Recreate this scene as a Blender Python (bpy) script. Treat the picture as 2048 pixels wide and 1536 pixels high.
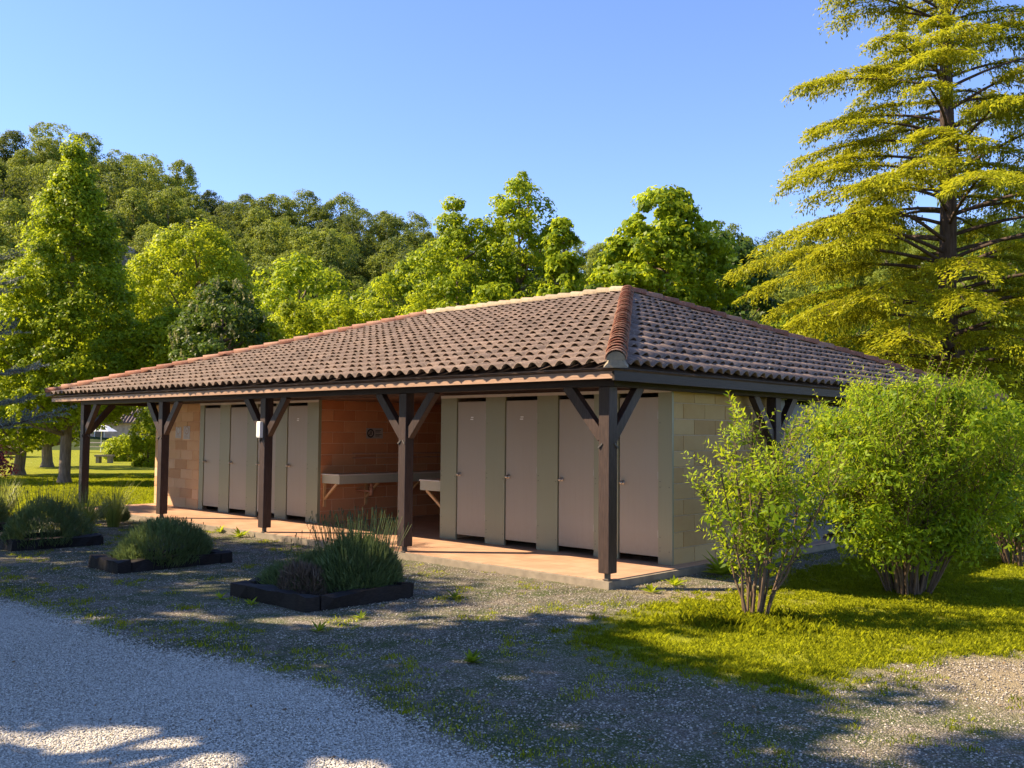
import bpy, math, random
import numpy as np
from mathutils import Matrix, Vector

sc = bpy.context.scene
for o in list(bpy.data.objects):
    bpy.data.objects.remove(o)
COL = sc.collection

# ------------------------------------------------------------------ camera
YAW, PITCH, ROLL = -0.756, 0.0522, 0.0085
CAM = np.array([6.443, -8.398, 1.595])
FPX = 1913.56
_f = np.array([math.sin(YAW) * math.cos(PITCH), math.cos(YAW) * math.cos(PITCH), math.sin(PITCH)])
_r = np.array([math.cos(YAW), -math.sin(YAW), 0.0])
_u = np.cross(_r, _f)
_rr = math.cos(ROLL) * _r + math.sin(ROLL) * _u
_uu = -math.sin(ROLL) * _r + math.cos(ROLL) * _u
cam = bpy.data.cameras.new('camera')
cam.sensor_width = 36.0
cam.lens = FPX / 2048 * 36
cam.clip_end = 3000
camo = bpy.data.objects.new('camera', cam)
COL.objects.link(camo)
camo.matrix_world = Matrix(((_rr[0], _uu[0], -_f[0], CAM[0]), (_rr[1], _uu[1], -_f[1], CAM[1]),
                            (_rr[2], _uu[2], -_f[2], CAM[2]), (0, 0, 0, 1)))
sc.camera = camo

# ------------------------------------------------------------------ sky, sun, exposure
SUN_EL, SUN_AZ = math.radians(41.5), math.radians(228.5)      # azimuth from +Y towards +X
to_sun = Vector((math.sin(SUN_AZ) * math.cos(SUN_EL), math.cos(SUN_AZ) * math.cos(SUN_EL), math.sin(SUN_EL)))
world = bpy.data.worlds.new('World')
sc.world = world
world.use_nodes = True
wn = world.node_tree
sky = wn.nodes.new('ShaderNodeTexSky')
sky.sky_type = 'NISHITA'
sky.sun_disc = False
sky.sun_elevation = SUN_EL
sky.sun_rotation = SUN_AZ
sky.altitude = 200
sky.air_density = 1.0
sky.dust_density = 0.0
sky.ozone_density = 4.0
tint = wn.nodes.new('ShaderNodeMix'); tint.data_type = 'RGBA'; tint.blend_type = 'MULTIPLY'
tint.inputs[0].default_value = 1.0; tint.inputs[7].default_value = (0.90, 0.88, 1.06, 1)     # the camera's rendering of a blue sky
wn.links.new(sky.outputs[0], tint.inputs[6])
wn.links.new(tint.outputs[2], wn.nodes['Background'].inputs[0])
wn.nodes['Background'].inputs[1].default_value = 0.108
sun = bpy.data.lights.new('sun', 'SUN')
sun.energy = 5.0
sun.angle = math.radians(0.55)
sun.color = (1.0, 0.80, 0.55)
suno = bpy.data.objects.new('sun', sun)
COL.objects.link(suno)
suno.rotation_euler = (-to_sun).to_track_quat('-Z', 'Y').to_euler()
suno.location = (-20, -20, 30)
sc.view_settings.view_transform = 'Standard'
sc.view_settings.look = 'None'
sc.view_settings.gamma = 1
sc.view_settings.use_curve_mapping = False
sc.view_settings.exposure = 1.36
try:
    sc.cycles.max_bounces = 8
    sc.cycles.transparent_max_bounces = 8
    sc.cycles.use_denoising = True
except Exception:
    pass

GZ = -0.09                                                     # ground level; the platform top is z = 0


# ------------------------------------------------------------------ tagging helpers
def tag(o, label=None, cat=None, group=None, kind=None):
    if label: o['label'] = label
    if cat: o['category'] = cat
    if group: o['group'] = group
    if kind: o['kind'] = kind
    return o


def empty(name, loc=(0, 0, 0), rz=0, parent=None):
    o = bpy.data.objects.new(name, None)
    COL.objects.link(o)
    o.location = loc
    o.rotation_euler = (0, 0, rz)
    o.empty_display_size = 0.2
    if parent: o.parent = parent
    return o


def link(name, me, parent=None, loc=None):
    o = bpy.data.objects.new(name, me)
    COL.objects.link(o)
    if parent: o.parent = parent
    if loc is not None: o.location = loc
    return o


def copy_tree(o, parent=None):
    c = o.copy()
    COL.objects.link(c)
    c.parent = parent
    for ch in list(o.children):
        copy_tree(ch, c)
    return c


# ------------------------------------------------------------------ mesh helpers
def np_mesh(name, V, F, mat=None, tone=None, smooth=False):
    """V (n,3); F (m,k) one polygon size."""
    V = np.asarray(V, dtype=np.float32)
    F = np.asarray(F, dtype=np.int32)
    me = bpy.data.meshes.new(name)
    k = F.shape[1]
    me.vertices.add(len(V)); me.vertices.foreach_set('co', V.ravel())
    me.loops.add(F.size); me.loops.foreach_set('vertex_index', F.ravel())
    me.polygons.add(len(F))
    me.polygons.foreach_set('loop_start', np.arange(0, F.size, k, dtype=np.int32))
    me.polygons.foreach_set('loop_total', np.full(len(F), k, dtype=np.int32))
    if smooth: me.polygons.foreach_set('use_smooth', np.ones(len(F), dtype=bool))
    if tone is not None:
        a = me.attributes.new('tone', 'FLOAT', 'POINT')
        a.data.foreach_set('value', np.asarray(tone, dtype=np.float32))
    me.update(calc_edges=True)
    if mat: me.materials.append(mat)
    return me


class MB:
    def __init__(s):
        s.v = []; s.f = []; s.t = []

    def box(s, a, b, tone=0.5):
        x0, y0, z0 = a; x1, y1, z1 = b
        return s.corners([(x0, y0, z0), (x1, y0, z0), (x1, y1, z0), (x0, y1, z0), (x0, y0, z1), (x1, y0, z1), (x1, y1, z1), (x0, y1, z1)], tone)

    def corners(s, c, tone=0.5):
        n = len(s.v)
        s.v += [tuple(p) for p in c]; s.t += [tone] * 8
        s.f += [tuple(n + i for i in q) for q in ((0, 3, 2, 1), (4, 5, 6, 7), (0, 1, 5, 4), (1, 2, 6, 5), (2, 3, 7, 6), (3, 0, 4, 7))]
        return s

    def beam(s, p, q, w, h, up=(0, 0, 1), tone=0.5):
        p = Vector(p); q = Vector(q)
        d = (q - p).normalized()
        side = d.cross(Vector(up)).normalized() * (w / 2)
        u = side.cross(d).normalized() * (h / 2)
        return s.corners([p - side - u, p + side - u, q + side - u, q - side - u, p - side + u, p + side + u, q + side + u, q - side + u], tone)

    def tube(s, pts, rad, sides=6, tone=0.5, cap=True):
        pts = [Vector(p) for p in pts]
        n0 = len(s.v)
        ref = Vector((0, 0, 1))
        if abs((pts[-1] - pts[0]).normalized().z) > 0.8: ref = Vector((1, 0, 0))
        for i, p in enumerate(pts):
            d = (pts[min(i + 1, len(pts) - 1)] - pts[max(i - 1, 0)]).normalized()
            a = d.cross(ref).normalized(); b = a.cross(d)
            r = rad[i] if hasattr(rad, '__len__') else rad
            for k in range(sides):
                t = 2 * math.pi * k / sides
                s.v.append(tuple(p + (a * math.cos(t) + b * math.sin(t)) * r)); s.t.append(tone)
        for i in range(len(pts) - 1):
            for k in range(sides):
                a0 = n0 + i * sides + k; a1 = n0 + i * sides + (k + 1) % sides
                s.f.append((a0, a1, a1 + sides, a0 + sides))
        if cap:
            s.f.append(tuple(n0 + k for k in range(sides))[::-1])
            s.f.append(tuple(n0 + (len(pts) - 1) * sides + k for k in range(sides)))
        return s

    def mesh(s, name, mat, smooth=False, bevel=0):
        me = bpy.data.meshes.new(name)
        me.from_pydata(s.v, [], s.f)
        a = me.attributes.new('tone', 'FLOAT', 'POINT')
        a.data.foreach_set('value', s.t)
        if bevel:
            import bmesh
            bm = bmesh.new(); bm.from_mesh(me)
            bmesh.ops.bevel(bm, geom=list(bm.edges), offset=bevel, segments=1, affect='EDGES')
            bm.to_mesh(me); bm.free()
        if smooth:
            me.polygons.foreach_set('use_smooth', [True] * len(me.polygons))
        me.materials.append(mat)
        me.update()
        return me

    def build(s, name, mat, parent=None, smooth=False, bevel=0):
        return link(name, s.mesh(name, mat, smooth, bevel), parent)


# ------------------------------------------------------------------ material helpers
def new_mat(name):
    m = bpy.data.materials.new(name)
    m.use_nodes = True
    nt = m.node_tree
    for n in list(nt.nodes): nt.nodes.remove(n)
    out = nt.nodes.new('ShaderNodeOutputMaterial')
    return m, nt, out


def N(nt, typ, **kw):
    n = nt.nodes.new(typ)
    for k, v in kw.items():
        if k.startswith('i_'):
            key = k[2:]
            n.inputs[int(key) if key.isdigit() else key.replace('_', ' ')].default_value = v
        else:
            setattr(n, k, v)
    return n


def ramp(nt, fac, stops):
    r = nt.nodes.new('ShaderNodeValToRGB')
    e = r.color_ramp.elements
    e[0].position, e[0].color = stops[0][0], (*stops[0][1], 1)
    e[1].position, e[1].color = stops[-1][0], (*stops[-1][1], 1)
    for p, c in stops[1:-1]:
        q = e.new(p); q.color = (*c, 1)
    nt.links.new(fac, r.inputs[0])
    return r.outputs[0]


def mixc(nt, fac, a, b, mode='MIX'):
    m = nt.nodes.new('ShaderNodeMix'); m.data_type = 'RGBA'; m.blend_type = mode
    for inp, v in ((m.inputs[0], fac), (m.inputs[6], a), (m.inputs[7], b)):
        if isinstance(v, (int, float)): inp.default_value = v
        elif isinstance(v, tuple): inp.default_value = (*v, 1)
        else: nt.links.new(v, inp)
    return m.outputs[2]


def noise(nt, scale, detail=4, rough=0.55, coord='Object', stretch=None, w=None):
    tc = nt.nodes.new('ShaderNodeTexCoord')
    if coord != 'World':
        src = tc.outputs[coord]
    else:
        src = nt.nodes.new('ShaderNodeNewGeometry').outputs['Position']
    if stretch:
        mp = nt.nodes.new('ShaderNodeMapping'); mp.inputs['Scale'].default_value = stretch
        nt.links.new(src, mp.inputs[0]); src = mp.outputs[0]
    n = nt.nodes.new('ShaderNodeTexNoise')
    n.inputs['Scale'].default_value = scale
    n.inputs['Detail'].default_value = detail
    n.inputs['Roughness'].default_value = rough
    nt.links.new(src, n.inputs['Vector'])
    return n.outputs['Fac']


def math_n(nt, op, a, b=None, clamp=False):
    m = nt.nodes.new('ShaderNodeMath'); m.operation = op; m.use_clamp = clamp
    for i, v in enumerate((a, b)):
        if v is None: continue
        if isinstance(v, (int, float)): m.inputs[i].default_value = v
        else: nt.links.new(v, m.inputs[i])
    return m.outputs[0]


def surface(nt, out, color, rough=0.7, bump=None, bump_s=0.3, bump_d=0.01, spec=0.4, metal=0.0):
    p = nt.nodes.new('ShaderNodeBsdfPrincipled')
    if isinstance(color, tuple): p.inputs['Base Color'].default_value = (*color, 1)
    else: nt.links.new(color, p.inputs['Base Color'])
    if isinstance(rough, (int, float)): p.inputs['Roughness'].default_value = rough
    else: nt.links.new(rough, p.inputs['Roughness'])
    p.inputs['Specular IOR Level'].default_value = spec
    p.inputs['Metallic'].default_value = metal
    if bump is not None:
        b = nt.nodes.new('ShaderNodeBump')
        b.inputs['Strength'].default_value = bump_s
        b.inputs['Distance'].default_value = bump_d
        nt.links.new(bump, b.inputs['Height'])
        nt.links.new(b.outputs[0], p.inputs['Normal'])
    nt.links.new(p.outputs[0], out.inputs[0])
    return p


def tone_attr(nt):
    return N(nt, 'ShaderNodeAttribute', attribute_name='tone').outputs['Fac']


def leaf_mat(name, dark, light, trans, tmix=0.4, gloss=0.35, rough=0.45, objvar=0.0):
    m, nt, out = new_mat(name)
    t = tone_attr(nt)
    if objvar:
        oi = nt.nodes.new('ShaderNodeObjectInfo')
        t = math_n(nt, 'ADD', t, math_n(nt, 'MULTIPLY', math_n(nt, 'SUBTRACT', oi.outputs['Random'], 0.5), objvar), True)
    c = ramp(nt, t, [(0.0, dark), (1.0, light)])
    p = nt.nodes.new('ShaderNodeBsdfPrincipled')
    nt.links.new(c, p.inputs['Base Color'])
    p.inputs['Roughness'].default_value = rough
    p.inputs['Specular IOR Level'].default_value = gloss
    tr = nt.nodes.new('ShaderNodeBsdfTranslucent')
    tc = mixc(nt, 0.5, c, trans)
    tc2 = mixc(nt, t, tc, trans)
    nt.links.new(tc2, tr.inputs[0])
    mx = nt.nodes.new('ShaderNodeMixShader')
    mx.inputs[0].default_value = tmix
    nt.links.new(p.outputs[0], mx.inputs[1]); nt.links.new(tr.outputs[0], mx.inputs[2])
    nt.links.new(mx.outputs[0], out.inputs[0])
    return m


def simple_mat(name, col, rough=0.6, var=0.15, scale=8, bump_s=0.2, bump_d=0.004, spec=0.4, stretch=None, metal=0.0, coord='Object', tonevar=0.0):
    m, nt, out = new_mat(name)
    n = noise(nt, scale, 5, 0.6, coord, stretch)
    lo = tuple(max(0, c * (1 - var)) for c in col); hi = tuple(min(1, c * (1 + var)) for c in col)
    c = ramp(nt, n, [(0.3, lo), (0.7, hi)])
    if tonevar:
        c = mixc(nt, 1.0, c, ramp(nt, tone_attr(nt), [(0, (1 - tonevar,) * 3), (1, (1 + tonevar * 0.6,) * 3)]), 'MULTIPLY')
    surface(nt, out, c, rough, n, bump_s, bump_d, spec, metal)
    return m


M = {}
# dark stained timber: grain runs along the length
def wood(name, lo, hi, stretch, rough=0.42, spec=0.5):
    m, nt, out = new_mat(name)
    a = noise(nt, 10, 5, 0.65, 'World', stretch)
    b = noise(nt, 1.6, 3, 0.5, 'World')
    c = ramp(nt, a, [(0.3, lo), (0.72, hi)])
    c = mixc(nt, math_n(nt, 'MULTIPLY', b, 0.5), c, tuple(x * 0.6 for x in lo))
    surface(nt, out, c, rough, a, 0.5, 0.006, spec)
    return m
M['post'] = wood('dark_stained_post', (.028, .017, .015), (.088, .056, .045), (6, 6, .6), 0.5, 0.35)
M['beam'] = wood('dark_stained_beam', (.022, .015, .013), (.05, .032, .026), (.5, .5, 7), 0.55, 0.3)
M['fascia'] = wood('sunlit_fascia', (.34, .20, .13), (.52, .34, .24), (.5, 4, 8), 0.5, 0.5)  # dark stained board; its sunlit sheen is put into this pale colour
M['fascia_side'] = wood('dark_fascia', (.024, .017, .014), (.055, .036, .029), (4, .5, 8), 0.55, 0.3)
M['soffit'] = wood('brown_soffit', (.10, .055, .038), (.22, .12, .08), (.6, 6, 6), 0.55, 0.3)
M['sleeper'] = wood('tarred_sleeper', (.008, .007, .0075), (.036, .029, .026), (2, 2, 9), 0.7, 0.2)


def panel_mat(name, col, green):
    m, nt, out = new_mat(name)
    n = noise(nt, 1.1, 3, 0.5, 'World', (1, 1, .35))
    g = noise(nt, 60, 2, 0.5, 'World', (1, 1, .08))
    geo = nt.nodes.new('ShaderNodeNewGeometry')
    sep = nt.nodes.new('ShaderNodeSeparateXYZ'); nt.links.new(geo.outputs['Position'], sep.inputs[0])
    c = ramp(nt, n, [(0.3, tuple(x * 0.93 for x in col)), (0.7, tuple(min(1, x * 1.06) for x in col))])
    c = mixc(nt, math_n(nt, 'MULTIPLY', n, 0.5), c, green)
    st_ = noise(nt, 7, 4, 0.7, 'World', (3, 3, .12))
    c = mixc(nt, math_n(nt, 'MULTIPLY', ramp(nt, st_, [(.50, (0, 0, 0)), (.75, (1, 1, 1))]), .13), c, tuple(x * .55 for x in col))
    # splash dirt near the floor
    low = math_n(nt, 'MULTIPLY', math_n(nt, 'SUBTRACT', 0.40, sep.outputs[2], True), 2.0, True)
    c = mixc(nt, math_n(nt, 'MULTIPLY', low, noise(nt, 14, 4, 0.7, 'World')), c, (.20, .15, .10))
    surface(nt, out, c, 0.42, g, 0.06, 0.002, 0.45)
    return m
M['pilaster'] = panel_mat('grey_green_laminate', (.27, .28, .195), (.20, .235, .14))
M['door'] = panel_mat('beige_grey_laminate', (.33, .30, .25), (.30, .275, .23))
M['skyshade_door'] = panel_mat('skyshade_laminate', (.045, .07, .105), (.04, .065, .095))  # grey-green panels again, with shade and blue skylight put into the colour
M['whitetrim'] = simple_mat('white_trim', (.62, .60, .55), 0.5, 0.06, 5, 0.05)
M['counter'] = simple_mat('cream_counter_front', (.42, .42, .33), 0.5, 0.06, 4, 0.05)
M['countertop'] = simple_mat('pale_counter_top', (.62, .60, .55), 0.35, 0.05, 6, 0.05)
M['bracket'] = simple_mat('varnished_bracket', (.55, .33, .15), 0.5, 0.15, 12, 0.1)
M['metal'] = simple_mat('brushed_metal', (.45, .43, .40), 0.35, 0.1, 20, 0.05, metal=0.8)
M['darkmetal'] = simple_mat('dark_screws', (.10, .09, .08), 0.5, 0.1, 20, 0.05)
M['pipe'] = simple_mat('terracotta_pipe', (.42, .20, .12), 0.45, 0.1, 6, 0.05)
M['concrete'] = simple_mat('concrete_kerb', (.24, .20, .15), 0.9, 0.25, 7, 0.5, 0.006)
M['white'] = simple_mat('white_plastic', (.80, .80, .78), 0.4, 0.03, 5, 0.05)
M['black'] = simple_mat('black_print', (.025, .02, .02), 0.5, 0.1, 5, 0.05)
M['signwhite'] = simple_mat('sign_plate', (.40, .35, .31), 0.4, 0.05, 5, 0.03)


def block_mat(name, cols, coarse=0.7):
    m, nt, out = new_mat(name)
    n1 = noise(nt, 5, 5, 0.65, 'World')
    n2 = noise(nt, 28, 3, 0.6, 'World', (5, 5, .5))       # vertical comb marks on the block faces
    t = tone_attr(nt)
    f = math_n(nt, 'ADD', math_n(nt, 'MULTIPLY', t, 0.6), math_n(nt, 'MULTIPLY', n1, 0.45), True)
    c = ramp(nt, f, [(0.15, cols[0]), (0.5, cols[1]), (0.85, cols[2])])
    surface(nt, out, c, 0.85, math_n(nt, 'ADD', n1, math_n(nt, 'MULTIPLY', n2, 0.5)), 0.5, 0.006, 0.25)
    return m
M['block'] = block_mat('sandy_block', [(.42, .25, .10), (.50, .33, .145), (.55, .39, .19)])
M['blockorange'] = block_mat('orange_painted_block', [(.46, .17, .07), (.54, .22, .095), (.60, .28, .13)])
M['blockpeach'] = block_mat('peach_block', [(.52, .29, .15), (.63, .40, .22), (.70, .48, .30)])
M['mortar'] = simple_mat('mortar', (.52, .40, .26), 0.9, 0.12, 20, 0.3)
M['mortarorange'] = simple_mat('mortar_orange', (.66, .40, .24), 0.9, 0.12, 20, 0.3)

# terracotta floor tiles: relief on the joints too fine to see, so colour and slight grooves only
def floor_mat():
    m, nt, out = new_mat('terracotta_floor')
    geo = nt.nodes.new('ShaderNodeNewGeometry')
    br = nt.nodes.new('ShaderNodeTexBrick')
    br.offset = 0.0
    br.inputs['Scale'].default_value = 1.0
    br.inputs['Brick Width'].default_value = 0.2
    br.inputs['Row Height'].default_value = 0.2
    br.inputs['Mortar Size'].default_value = 0.004
    br.inputs['Color1'].default_value = (.54, .33, .21, 1)
    br.inputs['Color2'].default_value = (.47, .27, .17, 1)
    br.inputs['Mortar'].default_value = (.32, .19, .12, 1)
    nt.links.new(geo.outputs['Position'], br.inputs['Vector'])
    n = noise(nt, 2.2, 5, 0.6, 'World')
    c = mixc(nt, math_n(nt, 'MULTIPLY', ramp(nt, n, [(.45, (0, 0, 0)), (.75, (1, 1, 1))]), 0.5), br.outputs['Color'], (.58, .40, .27))
    surface(nt, out, c, ramp(nt, n, [(.3, (.35,) * 3), (.7, (.6,) * 3)]), br.outputs['Fac'], -0.2, 0.003, 0.4)
    return m
M['floor'] = floor_mat()


def tile_mat(name, stops, lich=(.42, .36, .28), lamt=0.5):
    m, nt, out = new_mat(name)
    t = tone_attr(nt)
    n1 = noise(nt, 3.0, 4, 0.6, 'World')
    n2 = noise(nt, 30, 5, 0.7, 'World')
    f = math_n(nt, 'ADD', math_n(nt, 'MULTIPLY', t, 0.65), math_n(nt, 'MULTIPLY', n1, 0.4), True)
    c = ramp(nt, f, stops)
    spots = ramp(nt, n2, [(0.52, (0, 0, 0)), (0.66, (1, 1, 1))])
    c = mixc(nt, math_n(nt, 'MULTIPLY', spots, lamt), c, lich)
    dk = ramp(nt, noise(nt, 11, 5, 0.65, 'World'), [(0.5, (0, 0, 0)), (0.72, (1, 1, 1))])
    c = mixc(nt, math_n(nt, 'MULTIPLY', dk, 0.45), c, (.085, .062, .052))
    surface(nt, out, c, 0.85, n2, 0.5, 0.006, 0.25)
    return m
M['tile'] = tile_mat('weathered_canal_tile', [(0.1, (.100, .073, .061)), (0.5, (.165, .120, .098)), (0.9, (.255, .182, .142))])
M['ridge'] = tile_mat('ridge_tile_red', [(0.1, (.17, .068, .045)), (0.5, (.28, .115, .072)), (0.9, (.34, .20, .14))], (.48, .40, .30), 0.4)
M['ridgepale'] = tile_mat('ridge_tile_pale', [(0.1, (.24, .19, .13)), (0.6, (.31, .25, .17)), (0.9, (.36, .30, .21))], (.42, .37, .27), 0.3)
M['underlay'] = simple_mat('roof_underlay', (.10, .065, .05), 0.9, 0.2, 9)
M['mortarbed'] = simple_mat('ridge_mortar', (.26, .22, .16), 0.9, 0.2, 14, 0.6, 0.01)

# foliage
M['lf_lime'] = leaf_mat('leaf_lime', (.050, .110, .006), (.30, .38, .012), (.62, .70, .03), 0.45, 0.15)
M['lf_yellow'] = leaf_mat('leaf_yellow_green', (.070, .125, .006), (.37, .43, .012), (.68, .74, .03), 0.45, 0.15)
M['lf_mid'] = leaf_mat('leaf_mid_green', (.036, .085, .007), (.21, .29, .014), (.50, .58, .03), 0.45, 0.15)
M['lf_dark'] = leaf_mat('leaf_dark_green', (.018, .042, .008), (.085, .145, .016), (.22, .32, .03), 0.3, 0.2)
M['lf_hill'] = leaf_mat('leaf_hill', (.026, .056, .016), (.20, .25, .026), (.44, .50, .05), 0.32, 0.2, 0.6, 0.9)
M['lf_cedar'] = leaf_mat('needles_golden', (.035, .070, .008), (.42, .43, .014), (.70, .68, .03), 0.36, 0.1)
M['lf_spruce'] = leaf_mat('needles_blue', (.060, .080, .065), (.24, .27, .22), (.25, .30, .20), 0.2)
M['lf_purple'] = leaf_mat('leaf_purple', (.040, .012, .016), (.17, .045, .055), (.30, .06, .07), 0.35)
M['lf_shrub'] = leaf_mat('leaf_shrub', (.040, .110, .006), (.30, .40, .012), (.62, .72, .03), 0.45, 0.15)
M['lf_lavender'] = leaf_mat('leaf_lavender', (.034, .060, .024), (.16, .22, .075), (.22, .30, .08), 0.3)
M['lf_dead'] = leaf_mat('dead_stalks', (.06, .042, .030), (.20, .15, .11), (.20, .15, .10), 0.2)
M['grass'] = leaf_mat('grass_blades', (.085, .125, .008), (.32, .35, .014), (.60, .64, .02), 0.42, 0.15, 0.5, 0.8)
M['grassdry'] = leaf_mat('grass_tall', (.08, .12, .02), (.26, .29, .06), (.40, .44, .08), 0.4)
M['bark'] = simple_mat('bark', (.17, .125, .095), 0.9, 0.45, 5, 0.9, 0.03, 0.2, (3, 3, .5), coord='World')
M['barkgrey'] = simple_mat('bark_grey', (.20, .16, .13), 0.9, 0.45, 6, 0.9, 0.03, 0.2, (3, 3, .5), coord='World')
M['twig'] = simple_mat('shrub_stem', (.12, .080, .050), 0.7, 0.3, 20, 0.3, 0.004, 0.3, coord='World')

rng = np.random.default_rng(7)
random.seed(7)


# ------------------------------------------------------------------ foliage geometry
def unit(v):
    return v / np.maximum(np.linalg.norm(v, axis=-1, keepdims=True), 1e-9)


def leaves(P, A, Nn, L, W, fold=0.12):
    """quads (folded diamonds): centre P, long axis A, normal Nn."""
    n = len(P)
    A = unit(A); B = unit(np.cross(Nn, A)); Nn = np.cross(A, B)
    L = np.broadcast_to(np.asarray(L, float), (n,))[:, None]; W = np.broadcast_to(np.asarray(W, float), (n,))[:, None]
    V = np.stack([P - A * L / 2, P + B * W / 2 + Nn * W * fold, P + A * L / 2 - Nn * L * 0.06, P - B * W / 2 + Nn * W * fold], 1).reshape(-1, 3)
    F = np.arange(4 * n).reshape(n, 4)
    return V, F


def leaf_object(name, P, A, Nn, L, W, tone, mat, parent=None, loc=None):
    V, F = leaves(P, A, Nn, L, W)
    me = np_mesh(name, V, F, mat, np.repeat(tone, 4))
    return link(name, me, parent, loc)


def lump(dirs, k, seed, amp):
    """smooth pseudo-noise on directions, for uneven outlines."""
    r = np.random.default_rng(seed)
    q = unit(r.normal(size=(k, 3)))
    s = r.uniform(2.0, 5.0, k); ph = r.uniform(0, 6.28, k)
    return 1 + amp * np.sin((dirs @ q.T) * s + ph).sum(1) / math.sqrt(k)


def crown(r, H, prof, nclump, per, cs, leafL, leafW, upbias=0.5, shell=0.55, lumpy=0.16, seed=1, flat=0.7, tipup=0.15):
    """clumped leaf cloud. prof: [(height fraction, radius)...] with heights in metres from base of the crown 0..H.
    returns P, A, N, L, tone"""
    hs = np.array([p[0] for p in prof]) * H; rs = np.array([p[1] for p in prof])
    h = r.uniform(0, H, nclump * 4)
    rad = np.interp(h, hs, rs)
    keep = r.uniform(0, rs.max(), len(h)) < rad + 0.12 * rs.max()
    h = h[keep][:nclump]; rad = rad[keep][:nclump]
    th = r.uniform(0, 2 * math.pi, len(h))
    d = unit(np.stack([np.cos(th), np.sin(th), (h / H - 0.5) * 1.6], 1))
    rad = rad * np.clip(lump(d, 9, seed, lumpy), 0.45, 1.5)
    q = shell + (1 - shell) * r.uniform(0, 1, len(h)) ** 0.5
    inner = r.uniform(0, 1, len(h)) < 0.15
    q[inner] *= r.uniform(0.2, 0.8, inner.sum())
    C = np.stack([np.cos(th) * rad * q, np.sin(th) * rad * q, h + r.normal(size=len(h)) * 0.05 * H / 5], 1)
    S = cs * r.uniform(0.6, 1.35, len(h))
    n = len(h)
    # leaves on each clump's ellipsoid
    dd = unit(r.normal(size=(n, per, 3)) + np.array([0, 0, 0.25]))
    rr = r.uniform(0.35, 1.0, (n, per, 1)) ** 0.6
    P = C[:, None] + dd * rr * S[:, None, None] * np.array([1, 1, flat])
    outw = unit(C * np.array([1, 1, 0.0]) + 1e-6)[:, None]
    Nn = unit(dd * 0.8 + outw * 0.35 + np.array([0, 0, upbias]) + r.normal(size=(n, per, 3)) * 0.45)
    A = unit(np.cross(Nn, r.normal(size=(n, per, 3))) + np.array([0, 0, tipup]) )
    L = leafL * r.uniform(0.7, 1.3, (n, per))
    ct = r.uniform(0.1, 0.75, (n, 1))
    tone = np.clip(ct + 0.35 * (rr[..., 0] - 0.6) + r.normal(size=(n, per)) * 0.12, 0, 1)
    f = lambda a: a.reshape(-1, a.shape[-1])
    return f(P), f(A), f(Nn), L.ravel(), tone.ravel(), C


def branches(mb, r, C, base_h, top_h, n, rad0, zoff, lean=0.0):
    """limbs from the trunk towards clump centres (C relative to crown base at zoff)."""
    idx = r.choice(len(C), min(n, len(C)), replace=False)
    for i in idx:
        c = C[i] + np.array([0, 0, zoff])
        hz = min(max(base_h, c[2] - np.hypot(c[0], c[1]) * 0.8), top_h)
        s = np.array([0, 0, hz])
        m = s * 0.5 + c * 0.5 + np.array([0, 0, -0.12 * np.hypot(c[0], c[1])]) + r.normal(size=3) * 0.06
        mb.tube([s, m, c], [rad0 * 0.35, rad0 * 0.22, rad0 * 0.06], 5, cap=False)


def tree(label, cat, x, y, top, R, bot, mat, prof, nclump, per, cs, leafL, leafW, seed, trunk_r=0.15, name='tree', group=None,
         bark='bark', z0=GZ, nlimb=26, **kw):
    r = np.random.default_rng(seed)
    H = top - bot
    prof = [(a, b * R) for a, b in prof]
    root = empty(name, (x, y, z0))
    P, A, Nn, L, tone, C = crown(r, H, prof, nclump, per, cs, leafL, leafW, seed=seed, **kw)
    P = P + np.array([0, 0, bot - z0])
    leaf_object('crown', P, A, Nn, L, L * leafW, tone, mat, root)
    mb = MB()
    th = bot - z0
    tp = [(0, 0, 0), (0, 0, .25), (r.normal() * .05, r.normal() * .05, th * .6 + .2), (r.normal() * .08, r.normal() * .08, th + H * .35), (0, 0, th + H * .85)]
    mb.tube(tp, [trunk_r * 1.5, trunk_r * 1.08, trunk_r, trunk_r * .62, trunk_r * .12], 10, cap=False)
    branches(mb, r, C, th * .8, th + H * .8, nlimb, trunk_r, th)
    mb.build('trunk', M[bark], root, smooth=True)
    tag(root, label, cat, group)
    return root


PYR = [(0, .55), (.08, .85), (.2, 1.0), (.4, .86), (.6, .62), (.8, .33), (.93, .15), (1, .03)]
OVAL = [(0, .45), (.1, .75), (.3, 1.0), (.55, 1.0), (.75, .82), (.9, .5), (1, .15)]
ROUND = [(0, .55), (.15, .9), (.4, 1.0), (.65, .93), (.85, .62), (1, .12)]
COLUMN = [(0, .8), (.2, 1.0), (.5, .85), (.8, .6), (.95, .3), (1, .08)]


# ------------------------------------------------------------------ ground zones
def inside(poly, X, Y):
    poly = np.array(poly); res = np.zeros(X.shape, bool)
    j = len(poly) - 1
    for i in range(len(poly)):
        xi, yi = poly[i]; xj, yj = poly[j]
        c = ((yi > Y) != (yj > Y)) & (X < (xj - xi) * (Y - yi) / (yj - yi + 1e-12) + xi)
        res ^= c; j = i
    return res


def sdist(poly, X, Y):
    """signed distance, positive inside."""
    poly = np.array(poly, float); d = np.full(X.shape, 1e9)
    for i in range(len(poly)):
        a = poly[i]; b = poly[(i + 1) % len(poly)]
        e = b - a; t = np.clip(((X - a[0]) * e[0] + (Y - a[1]) * e[1]) / (e @ e + 1e-12), 0, 1)
        d = np.minimum(d, np.hypot(X - a[0] - t * e[0], Y - a[1] - t * e[1]))
    return np.where(inside(poly, X, Y), d, -d)


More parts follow.
